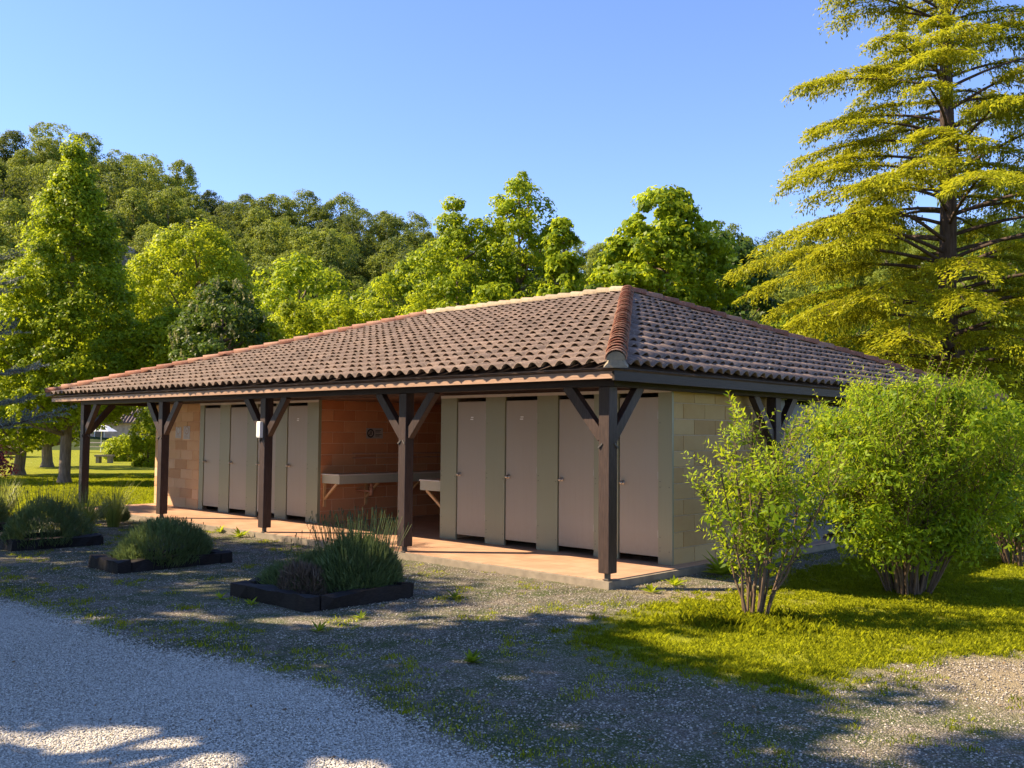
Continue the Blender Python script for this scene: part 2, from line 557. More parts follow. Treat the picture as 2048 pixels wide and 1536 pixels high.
LAWN_R = [(1.05, -1.12), (1.04, -1.63), (1.58, -2.24), (2.28, -2.47), (2.9, -2.46), (3.4, -2.33), (3.62, -1.6), (3.68, -0.7), (3.95, -0.05), (4.5, .15),
          (6, .5), (14, 4), (60, 60), (20, 90), (-8, 40), (-8, 13.8), (.9, 13.4), (.95, 8), (.75, 5), (.95, 2.9), (1.35, 1.1), (.98, 0)]
LAWN_L = [(-12.7, -.9), (-13.4, .2), (-14.0, .5), (-14.0, 13.2), (-8, 13.8), (-8, 40), (20, 90), (-400, 300), (-400, -60), (-60, -6), (-22, -3.6), (-15, -2.6)]
ROAD = [(-200, -30), (-40, -6.5), (-12, -5.1), (-4, -4.88), (-1.5, -4.86), (.3, -4.6), (2, -4.66), (3.1, -4.83), (4, -5.35), (5, -6.3), (6, -8), (7, -12), (-40, -60)]


def wob(X, Y, s=1.0, seed=0):
    r = np.random.default_rng(seed); o = np.zeros(X.shape)
    for k in range(10):
        a = r.uniform(0, 6.28); f = r.uniform(1.2, 6) / s
        o += np.sin((X * math.cos(a) + Y * math.sin(a)) * f + r.uniform(0, 6.28)) / math.sqrt(f * s)
    return o * 0.35


def axis(lo, hi, step, far, g=1.16):
    a = list(np.arange(lo, hi, step)); s = step; x = a[-1]
    while x < far:
        s *= g; x += s; a.append(x)
    s = step; x = a[0]; b = []
    while x > -far:
        s *= g; x -= s; b.append(x)
    return np.array(b[::-1] + a)


gx = axis(-16, 9, .14, 700); gy = axis(-9.5, 13, .14, 700)
X, Y = np.meshgrid(gx, gy, indexing='ij')
near = np.clip(1 - np.hypot(X + 2, Y) / 30, 0, 1)
Zg = GZ + near * 0.006 * wob(X, Y, 1.2, 3)
lawnd = np.maximum(sdist(LAWN_R, X, Y), sdist(LAWN_L, X, Y))
roadd = sdist(ROAD, X, Y)
lw = 1 / (1 + np.exp(-(lawnd + wob(X, Y, .7, 5) * .16) / .10))
rw = 1 / (1 + np.exp(-(roadd + wob(X, Y, .7, 6) * .12) / .13))
Zg = Zg + lw * near * 0.012
nI, nJ = X.shape
idx = np.arange(nI * nJ).reshape(nI, nJ)
F = np.stack([idx[:-1, :-1], idx[1:, :-1], idx[1:, 1:], idx[:-1, 1:]], -1).reshape(-1, 4)


def ground_material():
    m, nt, out = new_mat('ground_gravel_and_lawn')
    geo = nt.nodes.new('ShaderNodeNewGeometry')
    at = lambda n: N(nt, 'ShaderNodeAttribute', attribute_name=n).outputs['Fac']
    lawn, road = at('lawn'), at('road')
    vor = nt.nodes.new('ShaderNodeTexVoronoi'); vor.inputs['Scale'].default_value = 78
    nt.links.new(geo.outputs['Position'], vor.inputs['Vector'])
    vs = nt.nodes.new('ShaderNodeSeparateColor'); nt.links.new(vor.outputs['Color'], vs.inputs[0])
    cell = vs.outputs[0]; dist = vor.outputs['Distance']
    vor2 = nt.nodes.new('ShaderNodeTexVoronoi'); vor2.inputs['Scale'].default_value = 140
    nt.links.new(geo.outputs['Position'], vor2.inputs['Vector'])
    vs2 = nt.nodes.new('ShaderNodeSeparateColor'); nt.links.new(vor2.outputs['Color'], vs2.inputs[0])
    n_big = noise(nt, .9, 5, .6, 'World'); n_mid = noise(nt, 3.4, 6, .7, 'World'); n_fine = noise(nt, 40, 4, .7, 'World')
    stone = ramp(nt, cell, [(0.0, (.11, .092, .070)), (0.35, (.23, .20, .16)), (0.7, (.36, .32, .265)), (1.0, (.56, .51, .43))])
    stone_w = ramp(nt, vs2.outputs[0], [(0.0, (.30, .275, .235)), (0.3, (.48, .45, .39)), (0.75, (.60, .565, .49)), (1.0, (.76, .72, .63))])
    soil = ramp(nt, n_fine, [(0.3, (.07, .055, .038)), (0.7, (.16, .125, .085))])
    moss = ramp(nt, n_fine, [(0.3, (.035, .052, .014)), (0.7, (.085, .11, .025))])
    # gravel with soil and moss between the stones
    bare = ramp(nt, math_n(nt, 'ADD', math_n(nt, 'MULTIPLY', n_mid, .7), math_n(nt, 'MULTIPLY', n_big, .3)), [(0.41, (0, 0, 0)), (0.57, (1, 1, 1))])
    gapm = ramp(nt, dist, [(0.28, (0, 0, 0)), (0.55, (1, 1, 1))])
    g = mixc(nt, math_n(nt, 'MULTIPLY', gapm, .75), stone, soil)
    mossf = math_n(nt, 'MULTIPLY', bare, math_n(nt, 'ADD', math_n(nt, 'MULTIPLY', gapm, .6), .42), True)
    g = mixc(nt, mossf, g, moss)
    w = mixc(nt, math_n(nt, 'MULTIPLY', ramp(nt, vor2.outputs['Distance'], [(0.3, (0, 0, 0)), (0.6, (1, 1, 1))]), .35), stone_w, (.22, .20, .18))
    c = mixc(nt, road, g, w)
    # mossy verge along the road edge
    verge = math_n(nt, 'MULTIPLY', math_n(nt, 'MULTIPLY', at('verge'), .85), ramp(nt, n_mid, [(0.38, (0, 0, 0)), (0.56, (1, 1, 1))]))
    c = mixc(nt, verge, c, moss)
    gr = ramp(nt, n_fine, [(0.3, (.070, .095, .008)), (0.7, (.22, .25, .012))])
    gr = mixc(nt, math_n(nt, 'MULTIPLY', n_big, .7), gr, (.34, .34, .012))
    gr = mixc(nt, math_n(nt, 'MULTIPLY', ramp(nt, n_mid, [(0.54, (0, 0, 0)), (0.70, (1, 1, 1))]), .45), gr, (.28, .22, .07))
    c = mixc(nt, lawn, c, gr)
    dry = math_n(nt, 'MULTIPLY', at('dry'), ramp(nt, n_mid, [(0.30, (.35, .35, .35)), (0.6, (1, 1, 1))]))
    c = mixc(nt, dry, c, mixc(nt, n_fine, (.20, .15, .085), (.46, .37, .23)))
    h = math_n(nt, 'MULTIPLY', math_n(nt, 'SUBTRACT', 1.0, dist), 1.0)
    h = math_n(nt, 'ADD', h, math_n(nt, 'MULTIPLY', n_fine, .5))
    surface(nt, out, c, 0.92, h, 0.85, 0.012, 0.15)
    return m


me = np_mesh('ground', np.stack([X, Y, Zg], -1).reshape(-1, 3), F, ground_material(), smooth=True)
dryw = np.clip(.95 * np.exp(-(np.hypot((X - 4.7) / 1.1, (Y + .9) / 1.0)) ** 3) + .75 * np.exp(-(np.hypot((X - .9) / 1.1, (Y - .35) / .5)) ** 2), 0, 1)
verge = np.exp(-((roadd + .28) / .33) ** 2)
for nm, val in (('lawn', lw), ('road', rw), ('verge', verge), ('dry', dryw)):
    a = me.attributes.new(nm, 'FLOAT', 'POINT'); a.data.foreach_set('value', val.ravel().astype(np.float32))
tag(link('ground', me), kind='structure')


# ------------------------------------------------------------------ scattering with geometry nodes (stuff only)
def scatter(name, pts, src, smin, smax, mat, kind='stuff', tilt=0.25, flat=True, rnd3=False):
    me = bpy.data.meshes.new(name)
    me.vertices.add(len(pts)); me.vertices.foreach_set('co', np.asarray(pts, np.float32).ravel()); me.update()
    o = link(name, me)
    ng = bpy.data.node_groups.new(name + '_nodes', 'GeometryNodeTree')
    ng.interface.new_socket('Geometry', in_out='INPUT', socket_type='NodeSocketGeometry')
    ng.interface.new_socket('Geometry', in_out='OUTPUT', socket_type='NodeSocketGeometry')
    gi = ng.nodes.new('NodeGroupInput'); go = ng.nodes.new('NodeGroupOutput')
    iop = ng.nodes.new('GeometryNodeInstanceOnPoints')
    oi = ng.nodes.new('GeometryNodeObjectInfo'); oi.inputs['Object'].default_value = src
    rv = ng.nodes.new('FunctionNodeRandomValue'); rv.data_type = 'FLOAT_VECTOR'
    t = 3.1416 if rnd3 else tilt
    rv.inputs[0].default_value = (-t, -t, 0); rv.inputs[1].default_value = (t, t, 6.283)
    rs = ng.nodes.new('FunctionNodeRandomValue'); rs.data_type = 'FLOAT'
    rs.inputs[2].default_value = smin; rs.inputs[3].default_value = smax; rs.inputs['Seed'].default_value = 5
    L = ng.links.new
    L(gi.outputs[0], iop.inputs['Points']); L(oi.outputs['Geometry'], iop.inputs['Instance'])
    L(rv.outputs[0], iop.inputs['Rotation']); L(rs.outputs[1], iop.inputs['Scale'])
    L(iop.outputs[0], go.inputs[0])
    md = o.modifiers.new('scatter', 'NODES'); md.node_group = ng
    tag(o, kind=kind)
    return o


def hidden_source(name, me):
    return bpy.data.objects.new(name, me)          # never linked to the scene


# pebbles
def pebble_mesh(name, mat):
    r = np.random.default_rng(3)
    ph = (1 + 5 ** .5) / 2
    v = np.array([(-1, ph, 0), (1, ph, 0), (-1, -ph, 0), (1, -ph, 0), (0, -1, ph), (0, 1, ph), (0, -1, -ph), (0, 1, -ph), (ph, 0, -1), (ph, 0, 1), (-ph, 0, -1), (-ph, 0, 1)]) / 1.9
    f = np.array([(0, 11, 5), (0, 5, 1), (0, 1, 7), (0, 7, 10), (0, 10, 11), (1, 5, 9), (5, 11, 4), (11, 10, 2), (10, 7, 6), (7, 1, 8),
                  (3, 9, 4), (3, 4, 2), (3, 2, 6), (3, 6, 8), (3, 8, 9), (4, 9, 5), (2, 4, 11), (6, 2, 10), (8, 6, 7), (9, 8, 1)])
    v = v * r.uniform(.75, 1.2, (12, 1)) * np.array([1.15, .85, .6]) * 0.5
    return np_mesh(name, v, f, mat)


def stone_mat(name, stops):
    m, nt, out = new_mat(name)
    oi = nt.nodes.new('ShaderNodeObjectInfo')
    surface(nt, out, ramp(nt, oi.outputs['Random'], stops), 0.85, spec=0.2)
    return m


sm_mix = stone_mat('pebble_mixed', [(0, (.11, .09, .07)), (.4, (.24, .21, .165)), (.8, (.40, .355, .29)), (1, (.60, .55, .46))])
sm_road = stone_mat('pebble_pale', [(0, (.26, .24, .20)), (.35, (.47, .44, .38)), (.8, (.61, .575, .50)), (1, (.76, .72, .63))])
BUILD = [(-13.95, -.02), (.03, -.02), (.03, 12.6), (-13.95, 12.6)]


def camdist(p):
    return np.hypot(p[:, 0] - CAM[0], p[:, 1] - CAM[1])


def inview(p, m=1.08):
    d = p - CAM
    z = d @ _f
    return (z > 0) & (np.abs(d @ _rr) < z * (1024 / FPX) * m + .4) & ((d @ _uu) > -z * (768 / FPX) * m - .4)


def sample(n, x0, x1, y0, y1, w, seed, dmax=99):
    r = np.random.default_rng(seed)
    p = np.stack([r.uniform(x0, x1, n), r.uniform(y0, y1, n), np.full(n, GZ)], 1)
    p = p[inview(p) & ~inside(BUILD, p[:, 0], p[:, 1])]
    d = camdist(p)
    k = r.uniform(0, 1, len(p)) < w(p, d)
    return p[k & (d < dmax)], r


def wl(p):
    return np.maximum(sdist(LAWN_R, p[:, 0], p[:, 1]), sdist(LAWN_L, p[:, 0], p[:, 1]))


def wr(p):
    return sdist(ROAD, p[:, 0], p[:, 1])


p, _ = sample(700000, -9, 6.5, -7.2, -4.0, lambda p, d: (wr(p) + wob(p[:, 0], p[:, 1], .7, 6) * .12 > np.random.default_rng(1).normal(0, .10, len(p))) * np.clip(1.5 - d / 10, .12, 1), 11)
p[:, 2] += .002
scatter('gravel_road', p, hidden_source('pebble_source', pebble_mesh('pebble', sm_road)), .006, .018, sm_road)
p, _ = sample(620000, -13, 6.5, -5.2, 7, lambda p, d: (wr(p) < .12) * (wl(p) < .10) * np.clip(.35 + .65 * (wob(p[:, 0] * 1.7, p[:, 1] * 1.7, .5, 9) > -.05), 0, 1) * np.clip(1.45 - d / 12, .10, .85), 12)
p[:, 2] += .002
scatter('gravel_yard', p, hidden_source('pebble_source', pebble_mesh('pebble', sm_mix)), .006, .019, sm_mix)


def tuft_mesh(name, mat, n, h, spread, w, seed):
    r = np.random.default_rng(seed)
    b = np.stack([r.normal(0, spread, n), r.normal(0, spread, n), np.zeros(n)], 1)
    th = r.uniform(0, 6.28, n); out_ = np.stack([np.cos(th), np.sin(th), np.zeros(n)], 1)
    side = np.stack([-np.sin(th), np.cos(th), np.zeros(n)], 1)
    hh = h * r.uniform(.5, 1.2, n)[:, None]; ln = r.uniform(.15, .75, n)[:, None]
    up = np.array([0, 0, 1.0])
    m_ = b + up * hh * .6 + out_ * hh * ln * .3
    t_ = b + up * hh * (1 - .25 * ln) + out_ * hh * ln * .9
    V = np.stack([b - side * w, b + side * w, m_ + side * w * .7, t_, m_ - side * w * .7], 1).reshape(-1, 3)
    F = np.arange(5 * n).reshape(n, 5)
    return np_mesh(name, V, F, mat, np.repeat(r.uniform(0.1, 1, n), 5))


p, _ = sample(260000, .6, 9, -3.2, 9, lambda p, d: (wl(p) + wob(p[:, 0], p[:, 1], .7, 5) * .16 > np.random.default_rng(2).normal(0, .13, len(p))) * np.clip(1.6 - d / 11, .10, 1) * np.clip(.55 + .6 * wob(p[:, 0] * 2, p[:, 1] * 2, .6, 33), .12, 1) * (np.hypot((p[:, 0] - 4.7) / 1.1, (p[:, 1] + .9)) > .75), 13)
scatter('lawn_grass', p, hidden_source('tuft_source', tuft_mesh('tuft', M['grass'], 14, .042, .022, .0022, 1)), .5, 1.25, M['grass'])
p, _ = sample(60000, -30, -11, -4, 14, lambda p, d: (wl(p) > .05) * np.clip(2.2 - d / 20, .1, 1), 14)
scatter('lawn_grass', p, hidden_source('tuft_source', tuft_mesh('tuft_wide', M['grass'], 12, .05, .05, .005, 2)), .5, 1.2, M['grass'])
# taller clump of grass at the foot of the small shrub and sparse weeds in the gravel
r = np.random.default_rng(15)
a_ = r.uniform(0, 6.28, 900); rd = np.abs(r.normal(0, .36, 900))
p = np.stack([2.1 + np.cos(a_) * rd, -.62 + np.sin(a_) * rd * .8, np.full(900, GZ)], 1)
scatter('tall_grass', p, hidden_source('tuft_source', tuft_mesh('tuft_tall', M['grass'], 9, .10, .03, .0011, 3)), .4, 1.2, M['grass'])
p, _ = sample(26000, -12, 6.5, -5.2, 6, lambda p, d: (wr(p) < -.02) * (wl(p) < .05) * (wob(p[:, 0] * 1.3, p[:, 1] * 1.3, .5, 21) + 1.2 * np.exp(-((wr(p) + .3) / .35) ** 2) > .42), 16)
scatter('weeds', p, hidden_source('tuft_source', tuft_mesh('weed_tuft', M['grass'], 9, .028, .018, .0026, 4)), .4, 1.4, M['grass'])

fl = np_mesh('fallen_leaf', [(-.5, 0, 0), (-.1, .28, .12), (.5, 0, .04), (0, -.26, .10)], [(0, 1, 2, 3)], simple_mat('fallen_leaf_brown', (.20, .12, .05), .8, .5, 3, coord='World'))
p, _ = sample(2600, -11, 6.5, -6.2, 4, lambda p, d: np.clip(.25 + .5 * (wob(p[:, 0], p[:, 1], .8, 40) > .2), 0, 1), 18)
p[:, 2] += .008
scatter('fallen_leaves', p, hidden_source('leaf_source', fl), .018, .045, None, tilt=.5)

# ------------------------------------------------------------------ the washroom block
A = 3.434; W = 0.15; S = 1.572; XW = -.24; XE = -13.71; D = 12.62
HP = .075; HB = 2.13
EO = .36; EZ = 2.33
PK = (-4.30, 6.16, 4.27); PL = (-9.93, 6.16, 4.27)
block = empty('washroom_block', (0, 0, 0))
tag(block, 'low washroom block with hipped canal tile roof, dark timber posts and rows of narrow doors', 'building')

MB().box((-13.9, 0, -.5), (0, D - .1, -.012)).box((-13.87, .045, -.5), (-.045, D - .15, -.006)).build('platform', M['concrete'], block)
MB().box((-13.86, .05, -.011), (-.05, D - .16, 0)).build('floor_tiling', M['floor'], block)

# posts with knee braces -------------------------------------------------
def post(x, y, braces):
    o = MB().box((x, y, HP), (x + W, y + W, HB)).build('post', M['post'], block, bevel=.006)
    MB().box((x + .05, y + .05, 0), (x + .10, y + .10, HP + .002)).box((x + .035, y + .035, 0), (x + .115, y + .115, .008)).build('post_foot', M['darkmetal'], o)
    c = Vector((x + W / 2, y + W / 2, 0))
    for dx, dy in braces:
        d = Vector((dx, dy, 0))
        p = c + d * (W / 2 - .01) + Vector((0, 0, 1.56)); q = c + d * (W / 2 + .50) + Vector((0, 0, HB + .02))
        b = MB().beam(p, q, .095, .12, up=(0, 0, 1)).build('brace', M['post'], o, bevel=.004)
        n = Vector((dy, -dx, 0)); n = n if n.y < 0 or n.x > 0 else -n
        e = c + d * .02 + n * (W / 2) + Vector((0, 0, 1.50))
        MB().beam(e, e + n * .012 + d * .05 + Vector((0, 0, -.05)), .018, .018).build('peg', M['darkmetal'], b)
    return o
for k in range(5):
    x = -k * A - W
    br = [(-1, 0)] if k == 0 else [(1, 0), (-1, 0)] if k < 4 else [(1, 0)]
    if k in (0, 4): br.append((0, 1))
    post(x, 0, br)
for j in (1, 2, 3):
    yy = (0, 3.785, 7.9, 12.2)[j]
    post(-W, yy, [(0, -1), (0, 1)] if j < 3 else [(0, -1)])
    post(-4 * A - W, yy, [(0, -1), (0, 1)] if j < 3 else [(0, -1)])
for k in (1, 2, 3): post(-k * A - W, 12.2, [(1, 0), (-1, 0)])

# beams, fascia and soffit
MB().box((-13.95, .015, HB), (.05, .135, HB + .17)).build('beam', M['beam'], block, bevel=.004)
MB().box((-.135, .137, HB + .001), (-.015, 12.4, HB + .171)).build('beam', M['beam'], block, bevel=.004)
MB().box((-13.87, .137, HB + .001), (-13.75, 12.4, HB + .171)).build('beam', M['beam'], block, bevel=.004)
MB().box((-13.95, 12.402, HB), (.05, 12.5, HB + .17)).build('beam', M['beam'], block)
FX0, FX1 = -14.68, .29
MB().box((FX0, -.29, 2.195), (FX1 - .03, -.26, 2.315)).build('fascia', M['fascia'], block)
MB().box((FX1 - .029, -.292, 2.175), (FX1, 12.6, 2.315)).build('fascia', M['fascia_side'], block)
MB().box((FX0, -.259, 2.195), (FX0 + .03, 12.6, 2.315)).build('fascia', M['fascia'], block)
MB().box((FX0 + .031, 12.57, 2.195), (FX1 - .03, 12.6, 2.315)).build('fascia', M['fascia_side'], block)
MB().box((FX0 + .031, -.259, HB + .172), (FX1 - .03, 12.569, HB + .182)).build('soffit', M['soffit'], block)
# purlin that carries the eaves over the braces at the left end
MB().box((-14.3, 1.45, 2.172), (-13.72, 1.55, 2.298)).build('beam', M['soffit'], block)

# walls -----------------------------------------------------------------
CEIL = 2.172
def lay_blocks(wall, mat, p0, d, L, out, z0=0.0, z1=CEIL, bw=.5, bh=.2, seed=1, proud=.008, half=.0, skip=None):
    """blocks proud of the mortar face: p0 start, d along, out normal"""
    r = np.random.default_rng(seed)
    rows = int(math.ceil((z1 - z0) / bh)); cache = {}
    d = Vector(d); out = Vector(out)
    for i in range(rows):
        s = -((i % 2) * bw / 2 + half)
        while s < L - .02:
            a = max(s, 0) + .006; b = min(s + bw, L) - .006
            s += bw
            if b - a < .04: continue
            za = z0 + i * bh + .006; zb = min(z0 + (i + 1) * bh, z1) - .006
            if zb - za < .03: continue
            if skip and skip(a, b, za): continue
            v = int(r.integers(0, 6)); pr = proud * (.7 + .6 * r.random())
            key = (round(b - a, 3), round(zb - za, 3), v)
            if key not in cache:
                tone = (.1, .3, .45, .6, .75, .95)[v]
                q = MB()
                e = d * (b - a); n = out * pr; z = Vector((0, 0, zb - za)); ch = .003
                f0 = [Vector((0, 0, 0)), e, e + z, z]
                f1 = [n + d * ch + Vector((0, 0, ch)), n + e - d * ch + Vector((0, 0, ch)), n + e - d * ch + z - Vector((0, 0, ch)), n + d * ch + z - Vector((0, 0, ch))]
                q.corners(f0 + f1, tone)
                cache[key] = q.mesh('block', mat)
            link('block', cache[key], wall, Vector(p0) + d * a + Vector((0, 0, za)))

w = MB().box((XW - .2, S + .001, 0), (XW, 4.10, CEIL)).build('wall', M['mortar'], block)
lay_blocks(w, M['block'], (XW, S + .001, 0), (0, 1, 0), 2.53, (1, 0, 0), seed=4)
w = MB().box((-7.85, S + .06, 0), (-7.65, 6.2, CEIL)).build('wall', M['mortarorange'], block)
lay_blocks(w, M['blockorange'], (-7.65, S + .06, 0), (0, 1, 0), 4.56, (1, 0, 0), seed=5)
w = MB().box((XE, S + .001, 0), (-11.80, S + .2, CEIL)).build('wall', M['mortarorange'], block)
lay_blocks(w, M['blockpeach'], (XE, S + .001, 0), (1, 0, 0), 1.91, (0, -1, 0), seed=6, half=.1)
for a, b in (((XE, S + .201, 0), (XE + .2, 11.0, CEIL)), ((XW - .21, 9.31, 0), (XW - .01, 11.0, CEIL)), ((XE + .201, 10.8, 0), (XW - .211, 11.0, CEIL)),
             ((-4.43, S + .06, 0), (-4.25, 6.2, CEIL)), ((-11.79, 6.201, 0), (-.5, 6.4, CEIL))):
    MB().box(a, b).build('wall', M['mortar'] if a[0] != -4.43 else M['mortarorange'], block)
MB().box((-13.7, S + .02, CEIL + .0005), (-.25, 10.99, CEIL + .1)).build('ceiling', M['soffit'], block)

# cubicle fronts -----------------------------------------------------------
def knob(parent, x, y, z, n=(0, -1, 0)):
    n = Vector(n); t = Vector((1, 0, 0)) if n.y else Vector((0, 1, 0))
    c = Vector((x, y, z))
    q = MB().tube([c, c + n * .035], .012, 8).tube([c + n * .034, c + n * .055], .022, 10)
    q.tube([c - t * .0 + n * .001, c + n * .006], .030, 12)
    q.build('knob', M['metal'], parent, smooth=True)

def front(x0, x1, doors, y, axis='x', out=-1, dmat='door', pmat='pilaster', knobs=True, seed=0):
    """row of narrow doors between flat pilasters; doors = list of (start, end)."""
    r = np.random.default_rng(seed)
    def bx(a, b, ya, yb, za, zb):
        if axis == 'x': return MB().box((a, min(ya, yb), za), (b, max(ya, yb), zb))
        return MB().box((min(ya, yb), a, za), (max(ya, yb), b, zb))
    nrm = (0, out, 0) if axis == 'x' else (out, 0, 0)
    edges = [x0] + [e for dd in doors for e in dd] + [x1]
    for i in range(0, len(edges), 2):
        a, b = edges[i], edges[i + 1]
        pl = bx(a + .001, b - .001, y, y - out * .035, 0.0005, CEIL - .042).build('pilaster', M[pmat], block)
        # stainless screws
        if b - a > .15:
            q = MB()
            for zz in (.16, .20, .33, .95, 1.02, 1.75):
                for xx in (a + .03, b - .03) if zz in (.16, .95) else (a + .03,):
                    c = Vector((xx, y, zz)) if axis == 'x' else Vector((y, xx, zz))
                    q.tube([c, c + Vector(nrm) * .004], .0065, 6)
            s_ = q.build('screw', M['darkmetal'], pl); s_['kind'] = 'stuff'
    bx(x0, x1, y + out * .006, y - out * .035, CEIL - .0415, CEIL - .001).build('head_trim', M['whitetrim'], block)
    for i, (a, b) in enumerate(doors):
        dr = bx(a + .016, b - .006, y - out * .012, y - out * .034, .085, CEIL - .10).build('door', M[dmat], block, bevel=.0015)
        if knobs: knob(dr, a + .075 if axis == 'x' else a + .075, y - out * .0, 0.985 + .0 * i, nrm) if axis == 'x' else None
        # cubicle divider behind the pilaster
    for i in range(0, len(edges), 2):
        c = (edges[i] + edges[i + 1]) / 2
        bx(c - .015, c + .015, y - out * .036, y - out * 1.5, .10, CEIL - .002).build('partition', M['door'], block)
    # cubicle back wall
    bx(x0, x1, y - out * 1.5, y - out * 1.52, 0.001, CEIL - .002).build('partition', M['door'], block)

DR = [(-4.10, -3.48), (-3.09, -2.47), (-2.09, -1.46), (-1.06, -.44)]
DL = [(-11.63, -11.0), (-10.62, -9.99), (-9.62, -8.99), (-8.62, -7.99)]
front(-4.45, XW - .003, DR, S, seed=1)
front(-11.80, -7.645, DL, S, seed=2)
front(4.105, 9.305, [(4.5, 5.3), (5.7, 6.5), (6.9, 7.7), (8.1, 8.9)], XW, axis='y', out=1, dmat='skyshade_door', pmat='skyshade_door', knobs=False)
# pale corner profile of the cubicle row
MB().box((XW - .002, S - .002, .001), (XW + .012, S + .030, CEIL - .001)).build('corner_profile', M['pilaster'], block)
MB().box((-7.662, S - .003, .001), (-7.640, S + .058, CEIL - .001)).build('corner_profile', M['pilaster'], block)

# basins in the recess ------------------------------------------------------
def counter(xa, xb, brk, label):
    root = empty('basin_counter', (xa, 1.66, 0), parent=block)
    q = lambda a, b: MB().box((a[0] - xa, a[1] - 1.66, a[2]), (b[0] - xa, b[1] - 1.66, b[2]))
    q((xa, 1.66, .70), (xb, 5.6, .845)).build('counter_front', M['counter'], root, bevel=.003)
    q((xa - .01, 1.645, .847), (xb + .01, 5.6, .868)).build('counter_top', M['countertop'], root, bevel=.003)
    for y in brk:
        wx, fx = (xa, xb - .12) if xa < -7 else (xb, xa + .12)
        t = MB()
        s = 1 if xa < -7 else -1
        t.beam((wx - xa + .03 * s, y - 1.66, .28), (wx - xa + .03 * s, y - 1.66, .698), .035, .05, up=(0, 1, 0))
        t.beam((wx - xa + .045 * s, y - 1.66, .42), (fx - xa, y - 1.66, .698), .035, .04)
        t.build('bracket', M['bracket'], root)
counter(-7.64, -7.13, (1.70, 2.62, 3.6, 4.6), '')
counter(-5.02, -4.455, (1.70, 2.62, 3.6, 4.6), '')
tr = MB()
tr.tube([(-7.2, 2.42, .70), (-7.2, 2.42, .60)], .022, 8).tube([(-7.2, 2.42, .62), (-7.2, 2.42, .47)], .036, 10)
tr.tube([(-7.2, 2.42, .55), (-7.42, 2.42, .55), (-7.64, 2.42, .55)], .018, 8)
tr.build('waste_trap', M['pipe'], block, smooth=True)
rl = MB()
for z in (1.215, 1.135): rl.tube([(-7.60, 2.3, z), (-7.60, 6.1, z)], .012, 8)
for y in (2.32, 3.6, 4.9): rl.tube([(-7.645, y, 1.215), (-7.59, y, 1.215)], .010, 6).tube([(-7.645, y, 1.135), (-7.59, y, 1.135)], .010, 6)
rl.build('water_pipe', M['pipe'], block, smooth=True)

# ------------------------------------------------------------------ roof
roof = empty('roof', (0, 0, 0), parent=block)
E0 = (EO, -EO, EZ); E1 = (-14.75, -EO, EZ); E2 = (-14.75, 12.68, EZ); E3 = (EO, 12.68, EZ)
und = MB()
vv = [E0, E1, E2, E3, PK, PL]
drop = lambda p, dz: (p[0], p[1], p[2] - dz)
c0 = (-7.2, 6.16)
def inset(p, k): return (c0[0] + (p[0] - c0[0]) * k, c0[1] + (p[1] - c0[1]) * k, p[2])
und.v = [drop(inset(p, .995), .035) for p in vv] + [drop(inset(p, .985), .075) for p in vv]
und.f = [(0, 4, 5, 1), (1, 5, 2), (2, 5, 4, 3), (3, 4, 0), (6, 7, 11, 10), (7, 8, 11), (8, 9, 10, 11), (9, 6, 10), (0, 1, 7, 6), (1, 2, 8, 7), (2, 3, 9, 8), (3, 0, 6, 9)]
und.t = [.5] * 12
und.build('roof_boarding', M['underlay'], roof)

TW, TE, TL = .2098, .345, .415


def tile_verts(tone_seed, jitter):
    """canal tile course unit: hump + trough; local x across, y up the slope, z out. front lip at y=0"""
    xs = np.array([-.5, -.40, -.29, -.15, 0, .15, .29, .40, .5]) * TW
    zs = np.array([.004, .010, .036, .058, .066, .058, .036, .010, .004])
    th = .013
    r = np.random.default_rng(jitter)
    lift = .022
    V = []
    for y, zl in ((0, lift), (TL, 0)):
        V += [(x if y == 0 else (x * .80 if abs(x) < .31 * TW else x * .98), y, z * (1.0 if y == 0 else .58) + zl) for x, z in zip(xs, zs)]
    V += [(x, 0.0, z + lift - th) for x, z in zip(xs, zs)]
    V += [(x, .09, z + lift - th) for x, z in zip(xs, zs)]
    n = 9
    Fq = [(i, i + 1, n + i + 1, n + i) for i in range(n - 1)] + [(2 * n + i, 2 * n + i + 1, i + 1, i) for i in range(n - 1)] + [(3 * n + i, 3 * n + i + 1, 2 * n + i + 1, 2 * n + i) for i in range(n - 1)]
    return np.array(V), np.array(Fq)


def plane_frame(a, b, top):
    a = np.array(a); b = np.array(b); top = np.array(top)
    ux = unit(b - a); t = top - a; vy = unit(t - ux * (t @ ux)); nz = np.cross(ux, vy)
    return a, ux, vy, nz


